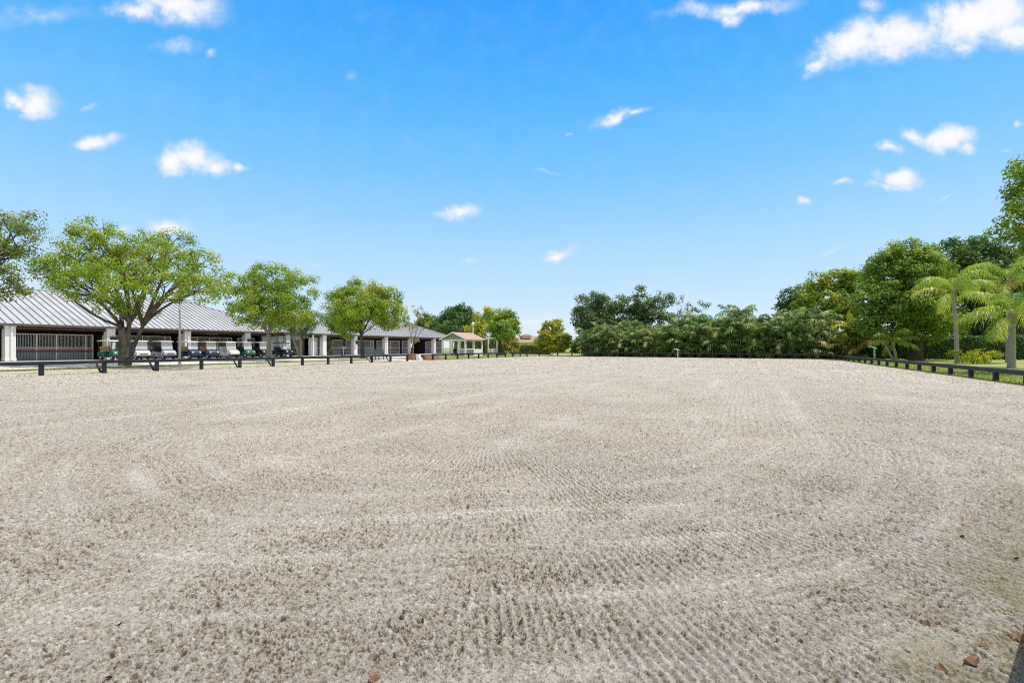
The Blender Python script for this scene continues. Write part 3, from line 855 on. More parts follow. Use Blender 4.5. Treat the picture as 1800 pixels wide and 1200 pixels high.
def lamp(label, px, depth, ztop, zb, material):
    p = at(px, HOR, depth)
    root = empty('street_lamp', (p.x, p.y, zb)); tag(root, label, 'street lamp')
    m = MB(); m.tube([(0, 0, -.1), (0, 0, ztop - zb - .55)], [0.075, 0.05], 10); m.lathe([(0.10, 0), (0.10, .2), (.07, .28)], (0, 0, 0), 10); m.build('pole', material, root, smooth=True)
    h = ztop - zb
    m = MB(); m.lathe([(.05, h - .58), (.11, h - .5), (.12, h - .45), (.05, h - .42)], (0, 0, 0), 12); m.build('collar', material, root, smooth=True)
    m = MB(); m.lathe([(0.06, h - .44), (.20, h - .38), (.26, h - .22), (.20, h - .06), (.07, h - .01), (0.02, h + .08), (0, h + .1)], (0, 0, 0), 14); m.build('globe', GLOBE, root, smooth=True)
    return root


lamp('pale lamp pole rising among the carts into the big tree', 316, 31.5, 5.0, 0.08, POLE)
lamp('white lamp post with milky globe behind the pavilion roof', 831.5, 77, 5.35, 0.15, WHITE)

# slatted bench by the fence
bn = empty('slatted_bench', W(on_n(663, -34.3) - 1.4, -34.3, gz(-34.3)), ROTU)
tag(bn, 'long dark slatted bench behind the rail under the round tree', 'bench')
BW = mat('grey blue slats', (0.09, 0.105, 0.125), 0.6, 0.2, 4)
m = MB()
for k in range(5): m.box((1.4, -0.25 + k * .11, .46), (2.8, .09, .04))
m.build('seat', BW, bn)
m = MB()
for k in range(5): m.bar((0, .27 + k * .03, .56 + k * .11), (2.8, .27 + k * .03, .56 + k * .11), .03, .09)
m.build('backrest', BW, bn)
for q in (.15, 1.4, 2.65):
    m = MB(); m.bar((q, -.22, -.05), (q, -.22, .44), .06); m.bar((q, .22, -.05), (q, .24, .44), .06); m.bar((q, .24, .40), (q, .43, 1.06), .05); m.build('leg', BLACKP, bn)

# slim box post
q_ = W(on_n(604, -33.6), -33.6)
bx = empty('box_post', (q_.x, q_.y, gz(-33.6)), 0.2); tag(bx, 'slim pale post with a small box on top behind the rail', 'post')
m = MB(); m.box((0, 0, .5), (.07, .07, 1.2)); m.build('post', POLE, bx)
m = MB(); m.box((0, 0, 1.2), (.26, .2, .22)); m.build('box', PALEP, bx, bevel=.02)

# brick steps and white block at the gap in the rail
BRICK = bpy.data.materials.new('red brick')
t, N, L, b = nt(BRICK)
tc = N.new('ShaderNodeTexCoord'); bk = N.new('ShaderNodeTexBrick'); bk.inputs['Scale'].default_value = 4.5
bk.inputs['Color1'].default_value = (0.24, 0.09, 0.06, 1); bk.inputs['Color2'].default_value = (0.33, 0.14, 0.09, 1); bk.inputs['Mortar'].default_value = (0.4, 0.36, 0.32, 1)
mpg = N.new('ShaderNodeMapping'); mpg.inputs['Rotation'].default_value = (R(90), 0, 0)
L.new(tc.outputs['Object'], mpg.inputs['Vector']); L.new(mpg.outputs[0], bk.inputs['Vector']); L.new(bk.outputs['Color'], b.inputs['Base Color']); b.inputs['Roughness'].default_value = 0.9


def brick(label, u, n, dims):
    root = empty('brick_step', W(u, n, gz(n)), ROTU); tag(root, label, 'step', 'brick steps by the gap in the rail')
    m = MB(); L_, D_, H_ = dims
    m.box((0, 0, H_ / 2 - .05), (L_, D_, H_)); m.box((0, -.25, H_ * .25 - .05), (L_ * .98, D_, H_ * .5)); m.build('brick_body', BRICK, root)
    m = MB(); m.box((0, 0, H_ - .03), (L_ + .06, D_ + .05, .05)); m.build('coping', BRICK, root, bevel=.01)


brick('low red brick planter wall left of the white block', on_n(727, -31.8), -31.8, (1.3, .6, .6))
brick('wider red brick step right of the white block', on_n(754, -31.6), -31.6, (2.7, .8, .55))
wb = empty('mounting_block', W(on_n(735.5, -31.0), -31.0, gz(-31)), ROTU); tag(wb, 'white mounting block between the two brick steps', 'block')
m = MB(); m.box((0, 0, .25), (.38, .38, .62)); m.build('body', STUC, wb, bevel=.02)
m = MB(); m.box((0, -.30, .08), (.36, .2, .28)); m.build('step', STUC, wb, bevel=.02)

# standpipes by the rail
GRN = mat('pale green pipe', (0.22, 0.40, 0.27), 0.5, 0.1, 5)


def standpipe(label, px, n=None, depth=None, h=1.3, material=GRN, sz=1.0):
    if depth is None:
        u = on_n(px, n); p = W(u, n)
    else: p = at(px, HOR, depth)
    root = empty('standpipe', (p.x, p.y, 0)); tag(root, label, 'standpipe')
    m = MB(); m.tube([(0, 0, -.1), (0, 0, h)], .06 * sz, 8); m.build('pipe', material, root)
    m = MB(); m.tube([(.18, 0, h - .06), (0, 0, h), (-.28, .03, h + .08)], [.05 * sz, .08 * sz, .05 * sz], 8); m.tube([(-.28, .03, h + .08), (-.48, .04, h + .11)], [.035, .05], 8); m.build('nozzle', material, root)
    m = MB(); m.lathe([(.09, -.03), (.09, .03)], (0, 0, h * .55), 8); m.build('collar', material, root)


standpipe('pale green irrigation standpipe with sideways nozzle at the lawn rail', 1537, n=9.15)
standpipe('small white standpipe behind the far rail before the palms', 1191.5, depth=62.0, h=1.05, material=WHITE, sz=.8)

# distant house
HW = mat('cream house wall', (0.60, 0.52, 0.42), 0.85, 0.06, 1)
TERR = mat('terracotta tiles', (0.33, 0.235, 0.19), 0.85, 0.18, 1.2, 0.3, 5)
hp = at(931, HOR, 150)
hh = empty('distant_house', (hp.x, hp.y, 0), 0.12); tag(hh, 'distant house with a low terracotta hip roof beyond the hedge', 'house')
m = MB(); m.box((0, 5, 1.5), (13.0, 10, 3.0)); m.build('wall', HW, hh)
m = MB()
m.add([(-7, -.5, 2.9), (7, -.5, 2.9), (7, 10.5, 2.9), (-7, 10.5, 2.9), (-2.2, 5, 5.1), (2.4, 5, 5.1)], [(0, 1, 5, 4), (1, 2, 5), (2, 3, 4, 5), (3, 0, 4), (3, 2, 1, 0)])
rf = m.build('roof', TERR, hh)
m = MB(); m.box((-.6, 3.2, 4.75), (2.6, 2.2, .9)); cu_ = m.build('cupola', HW, hh)
m = MB(); m.add([(-2.3, 1.8, 5.15), (1.1, 1.8, 5.15), (1.1, 4.6, 5.15), (-2.3, 4.6, 5.15), (-.9, 3.2, 5.75), (-.3, 3.2, 5.75)], [(0, 1, 5, 4), (1, 2, 5), (2, 3, 4, 5), (3, 0, 4)]); m.build('cupola_roof', TERR, cu_)

# ------------------------------------------------------------------ trees
BARK = mat('grey brown bark', (0.085, 0.072, 0.06), 0.95, 0.4, 3, 0.8, 12, dirt=(0.19, 0.175, 0.155))
BARKD = mat('dark bark', (0.075, 0.058, 0.045), 0.95, 0.4, 3, 0.8, 12)
BARKP = mat('pale bark', (0.27, 0.245, 0.205), 0.9, 0.25, 3, 0.4, 12)
LF = {
    'oak': leaf_mat('leaf fresh green', [(0, (.032, .072, .013)), (.45, (.098, .18, .024)), (.75, (.19, .25, .033)), (.95, (.25, .27, .04)), (1, (.25, .22, .05))]),
    'dry': leaf_mat('leaf thinning green', [(0, (.035, .065, .018)), (.5, (.095, .15, .03)), (.8, (.19, .20, .07)), (1, (.27, .18, .09))]),
    'dark': leaf_mat('leaf deep green', [(0, (.016, .042, .014)), (.5, (.045, .10, .028)), (.85, (.10, .16, .04)), (1, (.17, .21, .055))], trans=.33),
    'mid': leaf_mat('leaf mid green', [(0, (.026, .06, .012)), (.5, (.092, .168, .026)), (.85, (.195, .25, .038)), (1, (.27, .26, .05))], trans=.4),
    'blue': leaf_mat('leaf grey green', [(0, (.035, .065, .03)), (.5, (.085, .135, .055)), (.9, (.16, .21, .09)), (1, (.24, .25, .11))], trans=.36),
    'yellow': leaf_mat('leaf yellow green', [(0, (.06, .10, .012)), (.45, (.19, .23, .022)), (.8, (.36, .35, .03)), (1, (.46, .38, .05))]),
    'croton': leaf_mat('leaf croton', [(0, (.03, .06, .015)), (.4, (.11, .15, .03)), (.65, (.26, .25, .06)), (.85, (.36, .27, .12)), (1, (.30, .13, .09))]),
    'gcroton': leaf_mat('leaf golden croton', [(0, (.05, .10, .018)), (.45, (.18, .24, .032)), (.75, (.34, .34, .07)), (1, (.36, .28, .12))]),
    'hedge': leaf_mat('leaf hedge', [(0, (.012, .035, .01)), (.6, (.045, .105, .022)), (1, (.10, .17, .035))], trans=.3),
    'areca': leaf_mat('frond green', [(0, (.025, .052, .016)), (.45, (.07, .148, .034)), (.75, (.19, .24, .075)), (.92, (.36, .34, .17)), (1, (.42, .33, .2))], rough=.5, trans=.32, spec=.3),
    'gold': leaf_mat('frond golden', [(0, (.04, .075, .014)), (.45, (.125, .175, .028)), (.78, (.27, .28, .05)), (1, (.42, .30, .08))], rough=.5, trans=.35, spec=.3),
    'queen': leaf_mat('frond fresh', [(0, (.03, .07, .014)), (.45, (.105, .18, .03)), (.8, (.25, .30, .055)), (1, (.40, .37, .11))], rough=.42, trans=.42, spec=.35),
    'blade': leaf_mat('grass blade', [(0, (.06, .10, .02)), (.5, (.14, .19, .035)), (1, (.32, .28, .12))], trans=.3),
}


def unit(n):
    v = rng.normal(size=(n, 3)); return v / np.linalg.norm(v, axis=1, keepdims=True)


def leaf_quads(C, Nrm, size, tint, aspect=0.62):
    """folded leaf shapes at C facing Nrm"""
    n = len(C)
    d = unit(n); d -= Nrm * (d * Nrm).sum(1, keepdims=True); d /= np.linalg.norm(d, axis=1, keepdims=True) + 1e-9
    s = np.cross(Nrm, d)
    l = size[:, None]
    V = np.empty((n, 4, 3), np.float32)
    V[:, 0] = C - d * l * .5
    V[:, 1] = C + s * l * aspect * .5 + Nrm * l * .12 - d * l * .05
    V[:, 2] = C + d * l * .5
    V[:, 3] = C - s * l * aspect * .5 + Nrm * l * .12 - d * l * .05
    return V.reshape(-1, 3), np.arange(n * 4).reshape(n, 4), tint


def bez(p0, p1, p2, n):
    return [(p0 * (1 - t) ** 2 + p1 * 2 * t * (1 - t) + p2 * t * t) for t in np.linspace(0, 1, n)]


def tree(name, label, base, lobes, leaf, leaf_size=0.2, clump=0.55, fill=0.9, per=55, trunk_r=0.3, fork=0.3, bark=None, group=None, tone=0.5, twigs=6, cat='tree', stems=None, lean=(0, 0), yell=0.0, core=.5, sticks=0):
    """base: world point of the foot; lobes: [(centre, radii)] in world"""
    base = Vector(base)
    root = empty(name, base); tag(root, label, cat, group)
    bark = bark or BARK
    m = MB()
    top = max(c.z for c, r in lobes) - base.z
    cen = sum((c for c, r in lobes), Vector()) / len(lobes) - base
    fk = Vector((lean[0], lean[1], top * fork))
    tw = []
    if stems is None:
        j = trunk_r
        pts = [Vector((0, 0, -.2)), Vector((0, 0, .08)), Vector((lean[0] * .2, lean[1] * .2, fk.z * .2 + .1)), Vector((lean[0] * .5 + j * .15, lean[1] * .5, fk.z * .6)), fk]
        m.tube(pts, [j * 1.75, j * 1.4, j * 1.02, j * .9, j * .85], 12, cap=False)
        starts = [fk]
    else:
        starts = []
        for sx, sy, tx_, ty_, tz_, r_ in stems:
            p = [Vector((sx, sy, -.2)), Vector((sx * 1.0, sy, .1)), Vector((sx + (tx_ - sx) * .35, sy + (ty_ - sy) * .35, tz_ * .5)), Vector((tx_, ty_, tz_))]
            m.tube(p, [r_ * 1.5, r_ * 1.15, r_ * .9, r_ * .75], 9, cap=False); starts.append(p[-1])
    V_, Q_, T_ = [], [], []
    k = 0
    for c, r in lobes:
        c = Vector(c) - base; R_ = (r[0] * r[1] * r[2]) ** (1 / 3)
        st = min(starts, key=lambda s: (s - c).length)
        ctrl = st.lerp(c, .45) + Vector((0, 0, .12 * (c - st).length)) * (1 if c.z > st.z else .2) + Vector(rng.normal(size=3)) * .08 * (c - st).length
        pth_ = bez(st, ctrl, c, 7)
        rb = max(.03, trunk_r * (.55 if trunk_r > .25 and trunk_r < .4 else .45) * min(1, .35 + R_ / 5))
        m.tube(pth_, list(np.linspace(rb, rb * .22, 7)), 7, cap=False)
        nc_ = max(4, int(4 * (R_ / clump) ** 2 * fill * 1.15))
        D = unit(nc_); rad = core + (1 - core) * np.sqrt(rng.random(nc_))
        CC = np.array(c)[None] + D * np.array(r)[None] * rad[:, None]
        crs = clump * (0.6 + 0.75 * rng.random(nc_))
        ct = np.clip(tone + rng.normal(0, .13, nc_) + yell * rng.random(nc_) ** 3, 0, 1)
        if twigs:
            for i in rng.choice(nc_, size=min(nc_, twigs), replace=False):
                s0 = pth_[int(rng.integers(3, 7))]; e0 = Vector(CC[i])
                m.tube(bez(s0, s0.lerp(e0, .5) + Vector(rng.normal(size=3)) * .12, e0, 4), [rb * .3, rb * .22, rb * .15, .008], 5, cap=False)
        for i in range(sticks):
            dd = unit(1)[0]; e0 = c + Vector(dd * np.array(r) * 1.15)
            s0 = pth_[int(rng.integers(3, 7))]
            m.tube(bez(s0, s0.lerp(e0, .5) + Vector(rng.normal(size=3)) * .2, e0, 5), [.035, .028, .02, .014, .006], 4, cap=False)
        nl = np.maximum(6, (per * (crs / clump) ** 2 * (.55 + .9 * rng.random(nc_)))).astype(int)
        ix = np.repeat(np.arange(nc_), nl); n = len(ix)
        d = unit(n); rr = np.power(rng.random(n), .45)
        P = CC[ix] + d * (crs[ix] * rr)[:, None] * np.array([1, 1, .78])
        out = P - np.array(c)[None]; out /= np.linalg.norm(out, axis=1, keepdims=True) + 1e-6
        nn = unit(n) * .72 + d * .6 + out * .25 + np.array([0, 0, .45]); nn /= np.linalg.norm(nn, axis=1, keepdims=True)
        sz = leaf_size * (.65 + .7 * rng.random(n))
        tt = np.clip(ct[ix] + rng.normal(0, .11, n), 0, 1)
        v, q, t_ = leaf_quads(P, nn, sz, tt)
        V_.append(v); Q_.append(q + k); T_.append(t_); k += len(v)
    m.build('trunk', bark, root, smooth=True)
    np_mesh('crown', np.concatenate(V_), np.concatenate(Q_), LF[leaf], root, np.concatenate(T_))
    return root


def sight(D, specs, dep=.85):
    """lobes from sightings: (px, py, half width, half height, depth offset)"""
    out = []
    for s in specs:
        px, py, rx, rz = s[:4]; do = s[4] if len(s) > 4 else 0
        d = D + do
        out.append((at(px, py, d), (rx / FPX * d, max(.5, rx / FPX * d * dep), rz / FPX * d)))
    return out


def foot(px, D, z): p = at(px, HOR, D); return (p.x, p.y, z)


YT = 'yard trees along the arena rail'
# tree at the frame's edge
tree('yard_tree', 'yard tree half out of view at the left edge, with a low hanging clump', foot(-75, 28.5, .03),
     sight(28.5, [(-95, 420, 75, 60), (-20, 400, 50, 42, .8), (20, 412, 46, 40, -.6), (-50, 470, 70, 40, 1.5), (12, 455, 42, 26, .5), (50, 395, 22, 22, 1), (5, 508, 40, 18, -.5), (-60, 520, 60, 20, -1.5), (-130, 480, 70, 50, -1)]),
     'dry', .14, .5, .72, 68, .36, .42, BARKD, YT, .48, 7, yell=.25, sticks=3)
# the large spreading tree
tree('yard_tree', 'large spreading yard tree with thick dark trunk among the carts', foot(219, 31.2, .03),
     sight(31.2, [(155, 440, 52, 40, -.8), (105, 475, 46, 28, .6), (150, 500, 60, 30, -1.6), (205, 440, 48, 42, .8), (165, 405, 34, 24, .2), (225, 490, 55, 38, -2), (265, 440, 46, 34, 1.2), (300, 455, 50, 38, -.4),
                  (345, 470, 42, 36, .8), (350, 505, 46, 28, -1), (290, 505, 50, 26, -1.8), (385, 498, 26, 26, .4), (195, 535, 34, 20, -1), (80, 462, 26, 18, 0), (250, 545, 26, 14, .8), (310, 420, 36, 18, 2.2), (240, 470, 60, 40, 3), (130, 470, 50, 36, 3)]),
     'oak', .138, .46, .66, 64, .42, .30, BARK, YT, .52, 9, yell=.3, sticks=4,
     stems=[(0, 0, -.15, 0, 2.6, .31), (.30, -.05, 1.35, -.2, 2.7, .13), (.05, .05, .22, .1, 2.9, .17)])
tree('yard_tree', 'rounded yard tree with a pale straight trunk past the carts', foot(472, 43, .06),
     sight(43, [(478, 492, 44, 27, .4), (440, 515, 38, 34, -.5), (520, 510, 38, 36, .5), (470, 530, 50, 34, -1.5), (505, 545, 42, 28, -.8), (440, 550, 36, 24, .4), (480, 560, 40, 20, .8), (412, 498, 18, 20, 0), (470, 500, 48, 36, 2.5), (525, 556, 30, 18, .4), (410, 545, 16, 14, -.5)]),
     'oak', .165, .55, .82, 72, .21, .33, BARKP, YT, .52, 5, yell=.22)
tree('yard_tree', 'full round yellow-green yard tree standing over the slatted bench', foot(638, 53.5, .08),
     sight(53.5, [(640, 516, 42, 24, 0), (605, 535, 34, 32, .8), (675, 535, 36, 34, -.4), (640, 545, 50, 30, -1.8), (690, 556, 26, 24, .5), (600, 556, 28, 22, -1), (650, 560, 44, 20, -.6), (640, 530, 46, 34, 2.4)]),
     'oak', .195, .62, .92, 76, .21, .36, BARK, YT, .56, 4, yell=.3, lean=(-.2, 0))
tree('small_tree', 'small tree with dark trunk tucked left of the round tree', foot(603, 60, .12),
     sight(60, [(600, 575, 24, 18), (615, 584, 16, 12, -.5), (588, 566, 18, 16, .6), (622, 572, 14, 14)]), 'mid', .24, .5, .9, 42, .16, .3, BARKD, None, .5, 3)
tree('small_tree', 'small tree with two bent pale stems before the slatted screen', foot(522, 63, .15),
     sight(63, [(520, 565, 24, 22), (540, 572, 18, 18, .5), (505, 575, 14, 14, -.4), (528, 585, 18, 10, .3), (555, 560, 18, 14, 1)]), 'blue', .24, .55, .85, 40, .14, .35, BARKP, None, .55, 3,
     stems=[(.2, 0, -.7, 0, 2.7, .12), (.5, .1, .4, .1, 3.0, .13)])
# thin sparse tree
tree('sparse_tree', 'spindly nearly bare tree with a few orange leaves by the brick steps', foot(723, 57, .12),
     sight(57, [(733, 543, 10, 9), (717, 566, 9, 10), (726, 575, 10, 8), (757, 569, 12, 6), (727, 596, 7, 6), (742, 552, 8, 8)]), 'croton', .22, .4, .45, 24, .16, .22, BARK, None, .55, 2, sticks=3, lean=(.1, 0))
# behind the barn
BT = 'big dark trees beyond the barn'
tree('broad_tree', 'broad dark green dome-shaped tree behind the pavilion', foot(806, 125, .1),
     sight(125, [(808, 558, 32, 22), (790, 568, 24, 22, 3), (825, 565, 20, 22, 2), (806, 578, 34, 18, -4), (780, 580, 18, 16), (806, 560, 28, 20, 6)]), 'dark', .55, 1.15, 1.0, 46, .6, .3, BARKD, BT, .5, 0)
tree('broad_tree', 'lower mid-green tree showing above the far barn roof', foot(756, 135, .1),
     sight(135, [(757, 565, 20, 14), (745, 573, 16, 14, 3), (770, 574, 20, 14, -2), (735, 580, 14, 10)]), 'mid', .6, 1.1, 1.0, 40, .5, .4, BARKD, BT, .35, 0)
tree('yellow_tree', 'bright yellow-leaved tree just behind the white pavilion', foot(849, 84, .12),
     sight(84, [(838, 568, 18, 16), (850, 555, 16, 15, .6), (832, 580, 14, 12, -.4), (850, 580, 18, 14, -.8), (862, 562, 12, 16, 1)]), 'yellow', .32, .7, .95, 46, .24, .35, BARKD, None, .55, 2)
tree('yard_tree', 'neat rounded green tree between the pavilion and the croton shrubs', foot(879, 79, .1),
     sight(79, [(872, 556, 18, 14), (895, 560, 18, 17, .5), (884, 575, 26, 18, -1.2), (902, 575, 13, 16), (868, 580, 14, 14, .4), (886, 590, 22, 10), (884, 562, 22, 16, 1.8)]), 'oak', .3, .68, 1.0, 48, .3, .3, BARKD, YT, .5, 2, yell=.3)


def bush(name, label, px, D, z, specs, leaf, size, clump, tone=.5, fill=1.0, per=44, group=None, yell=0.0, cat='shrub'):
    return tree(name, label, foot(px, D, z), sight(D, specs), leaf, size, clump, fill, per, .07, .25, BARKD, group, tone, 3, cat, yell=yell,
                stems=[(-.25, 0, -.6, 0, .5, .05), (.2, .1, .6, .1, .6, .05), (0, -.1, 0, -.2, .7, .05)])


bush('croton_shrub', 'mottled red and green croton shrub under the rounded tree', 885, 83, .1, [(880, 602, 18, 16), (898, 603, 14, 16, .5), (866, 608, 12, 12), (890, 612, 20, 9, -1)], 'croton', .3, .55, .5, yell=.4)
bush('croton_shrub', 'tall golden croton shrub standing alone at the far corner of the arena', 968, 82, 0, [(968, 580, 14, 16), (983, 578, 10, 20, .5), (958, 596, 16, 18, -.5), (980, 600, 18, 18, -.4), (970, 608, 26, 10), (994, 600, 10, 14)], 'gcroton', .3, .55, .48, 1.5, 60, yell=.4)
bush('round_bush', 'dark green bush between the golden croton and the palm row', 1022, 84, 0, [(1018, 604, 14, 12), (1032, 608, 10, 10), (1008, 610, 12, 8), (1042, 612, 8, 7)], 'mid', .3, .55, .5)
bush('climbing_shrub', 'leafy creeper climbing the pillar beside the white stable door', 577, 71.8, .15, [(577, 600, 6, 12), (579, 615, 6, 10), (575, 588, 5, 5)], 'dark', .2, .35, .6)
bush('climbing_shrub', 'dark creeper at the corner of the long barn behind the last cart', 508, 66.5, .15, [(507, 602, 7, 12), (512, 616, 8, 9), (503, 590, 5, 5)], 'dark', .2, .35, .4)
bush('arching_shrub', 'loose yellow-green shrub with arching twigs between the two palms', 1715, 40.5, 0, [(1700, 627, 22, 8), (1725, 624, 24, 10, .3), (1715, 631, 26, 7, -.4), (1745, 626, 12, 6), (1680, 622, 10, 5)], 'yellow', .13, .3, .35, .8, 30)

# far trees behind the palm row
FT = 'tall loose trees behind the palm row'
tree('loose_tree', 'leaning grey-green tree at the left end of the palm row', foot(1047, 80, 0),
     sight(80, [(1040, 528, 26, 14), (1020, 555, 16, 18), (1060, 535, 20, 20, .6), (1035, 560, 26, 16, -1), (1065, 560, 20, 18), (1030, 580, 20, 10, -.5), (1018, 570, 12, 8), (1055, 585, 18, 16, .6), (1075, 560, 18, 20, -.5), (1040, 550, 24, 20, 1)]), 'blue', .36, .8, .95, 52, .26, .2, BARKD, FT, .5, 4, lean=(-.6, 0))
tree('loose_tree', 'tallest dark loose tree rising from the palm row', foot(1125, 79, 0),
     sight(79, [(1123, 516, 13, 10), (1100, 532, 18, 16, .5), (1130, 535, 20, 20, -.4), (1150, 525, 16, 12), (1172, 530, 14, 12, .6), (1112, 560, 24, 16), (1150, 552, 22, 16, -1), (1095, 575, 20, 14), (1135, 580, 26, 16), (1175, 565, 16, 16), (1130, 560, 24, 22, .8), (1085, 550, 16, 18), (1160, 585, 22, 14), (1100, 590, 24, 14)]), 'blue', .36, .78, .9, 52, .24, .25, BARKD, FT, .45, 4)
tree('loose_tree', 'thin wispy see-through tree right of the tallest loose tree', foot(1194, 80, 0),
     sight(80, [(1200, 533, 12, 14), (1190, 555, 10, 14), (1208, 548, 8, 14), (1196, 575, 10, 10), (1178, 585, 8, 12)]), 'blue', .26, .5, .35, 22, .14, .3, BARK, FT, .6, 4, sticks=4)
tree('loose_tree', 'slight tree with one tilted tuft behind the palm row', foot(1222, 80, 0),
     sight(80, [(1235, 537, 11, 8), (1222, 546, 10, 6), (1212, 562, 7, 8)]), 'blue', .26, .5, .55, 26, .14, .4, BARK, FT, .35, 3, sticks=2)
tree('shade_tree', 'dark rounded tree behind the golden palm clump', foot(1395, 78, 0),
     sight(78, [(1388, 527, 22, 20), (1405, 540, 24, 22, -1), (1380, 545, 16, 16), (1415, 515, 20, 18, 1)]), 'dark', .38, .8, 1, 48, .3, .3, BARKD, None, .5, 0)
tree('shade_tree', 'bushy lime-tinted tree left of the great oak', foot(1470, 70, 0),
     sight(70, [(1440, 500, 24, 22, .8), (1475, 495, 26, 22), (1500, 500, 24, 24, -.6), (1450, 530, 32, 26, -1), (1490, 535, 32, 28, -1.5), (1420, 535, 22, 22), (1505, 485, 14, 12, 1), (1470, 560, 34, 18)]), 'mid', .36, .75, 1.25, 54, .34, .3, BARKD, None, .58, 0, yell=.3)
tree('great_oak', 'great dense oak with a thick dark trunk on the lawn', foot(1611, 51, 0),
     sight(51, [(1600, 450, 42, 26, 0), (1560, 480, 42, 34, .8), (1620, 480, 52, 40, -1.4), (1545, 525, 42, 34, -.6), (1600, 530, 54, 40, -2), (1650, 520, 46, 46, .5), (1530, 555, 32, 30, 0), (1570, 570, 50, 24, -1.4), (1630, 570, 46, 24, -.6), (1665, 565, 30, 26, .8), (1580, 500, 52, 46, 2.5), (1560, 455, 24, 18, .4), (1620, 588, 36, 12, .4)]),
     'mid', .28, .68, 1.3, 56, .5, .22, BARKD, None, .5, 4, yell=.2)
tree('shade_tree', 'tall flat-topped tree behind the queen palms', foot(1715, 60, 0),
     sight(60, [(1680, 445, 36, 24), (1720, 440, 40, 24, .5), (1755, 455, 34, 30), (1700, 490, 46, 36, -1), (1750, 500, 40, 40, .8), (1680, 530, 36, 34), (1740, 545, 46, 34, -.4), (1790, 480, 36, 44, 1), (1790, 550, 36, 40), (1690, 575, 34, 20), (1740, 582, 36, 18), (1795, 585, 40, 20)]), 'dark', .34, .75, 1.25, 54, .42, .3, BARKD, None, .55, 0)
tree('near_tree', 'tall near tree leaning into view at the upper right edge', foot(1905, 25, 0),
     sight(25, [(1835, 330, 56, 50), (1800, 390, 44, 34, -.4), (1815, 300, 34, 30, .6), (1870, 400, 60, 50, .5), (1860, 280, 44, 36, .4), (1930, 340, 80, 80), (1830, 425, 34, 22, .3), (1900, 440, 60, 30)]), 'mid', .18, .5, 1.25, 60, .34, .45, BARKD, None, .52, 8, yell=.15)


# ------------------------------------------------------------------ clipped hedges
def hedge(name, label, p0, p1, wid, hgt, leaf='hedge', size=.16, per_m2=85, tone=.45):
    p0, p1 = Vector(p0), Vector(p1)
    L_ = (p1 - p0).length; rz = math.atan2(p1.y - p0.y, p1.x - p0.x)
    root = empty(name, p0, rz); tag(root, label, 'hedge')
    m = MB(); m.box((L_ / 2, 0, hgt * .46), (L_ - .3, wid * .75, hgt * .88)); m.build('twigs', BARKD, root)
    V_, N_ = [], []
    for (a, c, w_, ax) in ((L_, hgt, -wid / 2, 'y'), (L_, hgt, wid / 2, 'y'), (L_, wid, hgt, 'z'), (wid, hgt, 0, 'x'), (wid, hgt, L_, 'x')):
        n = int(a * c * per_m2 * (.5 if ax == 'y' and w_ > 0 else 1)); s1, s2 = rng.random(n) * a, rng.random(n) * c
        j = rng.normal(0, .07, n) + .10 * np.sin(s1 * 2.1) * np.sin(s2 * 3.3 + s1)
        if ax == 'y': P = np.stack([s1, np.full(n, w_) + j, s2], -1); nr_ = np.array([0, np.sign(w_), .2])
        elif ax == 'z': P = np.stack([s1, s2 - wid / 2, np.full(n, w_) + j], -1); nr_ = np.array([0, 0, 1.])
        else: P = np.stack([np.full(n, w_) + j, s1 - wid / 2, s2], -1); nr_ = np.array([1. if w_ > 0 else -1., 0, .2])
        V_.append(P); N_.append(np.repeat(nr_[None], n, 0))
    P = np.concatenate(V_); nn = np.concatenate(N_) * .9 + unit(len(P)) * .8; nn /= np.linalg.norm(nn, axis=1, keepdims=True)
    v, q, t_ = leaf_quads(P, nn, size * (.6 + .8 * rng.random(len(P))), np.clip(tone + rng.normal(0, .2, len(P)), 0, 1))
    np_mesh('foliage', v, q, LF[leaf], root, t_)


hedge('clipped_hedge', 'long dark clipped hedge closing off the lawn behind the great oak', (38.3, 57, 0), (64, 53, 0), 1.4, 2.5, size=.26, per_m2=90)
hedge('clipped_hedge', 'low bright green hedge under the distant terracotta roof', (0.4, 92, 0), (7.0, 90, 0), 1.2, 1.9, 'mid', .24, 60, .6)
hedge('clipped_hedge', 'green hedge seen through the open white pavilion', (-11.3, 95, .1), (-3.6, 95, .1), 1.2, 3.2, 'mid', .24, 50, .35)


hp0, hp1 = W(77.6, -24.5), W(73.0, 15.0)
hedge('dark_hedge', 'dark hedge filling the gaps behind the tall palm row', (hp1.x, hp1.y, -.1), (hp0.x, hp0.y, -.1), 1.6, 3.4, 'dark', .3, 40, .3)

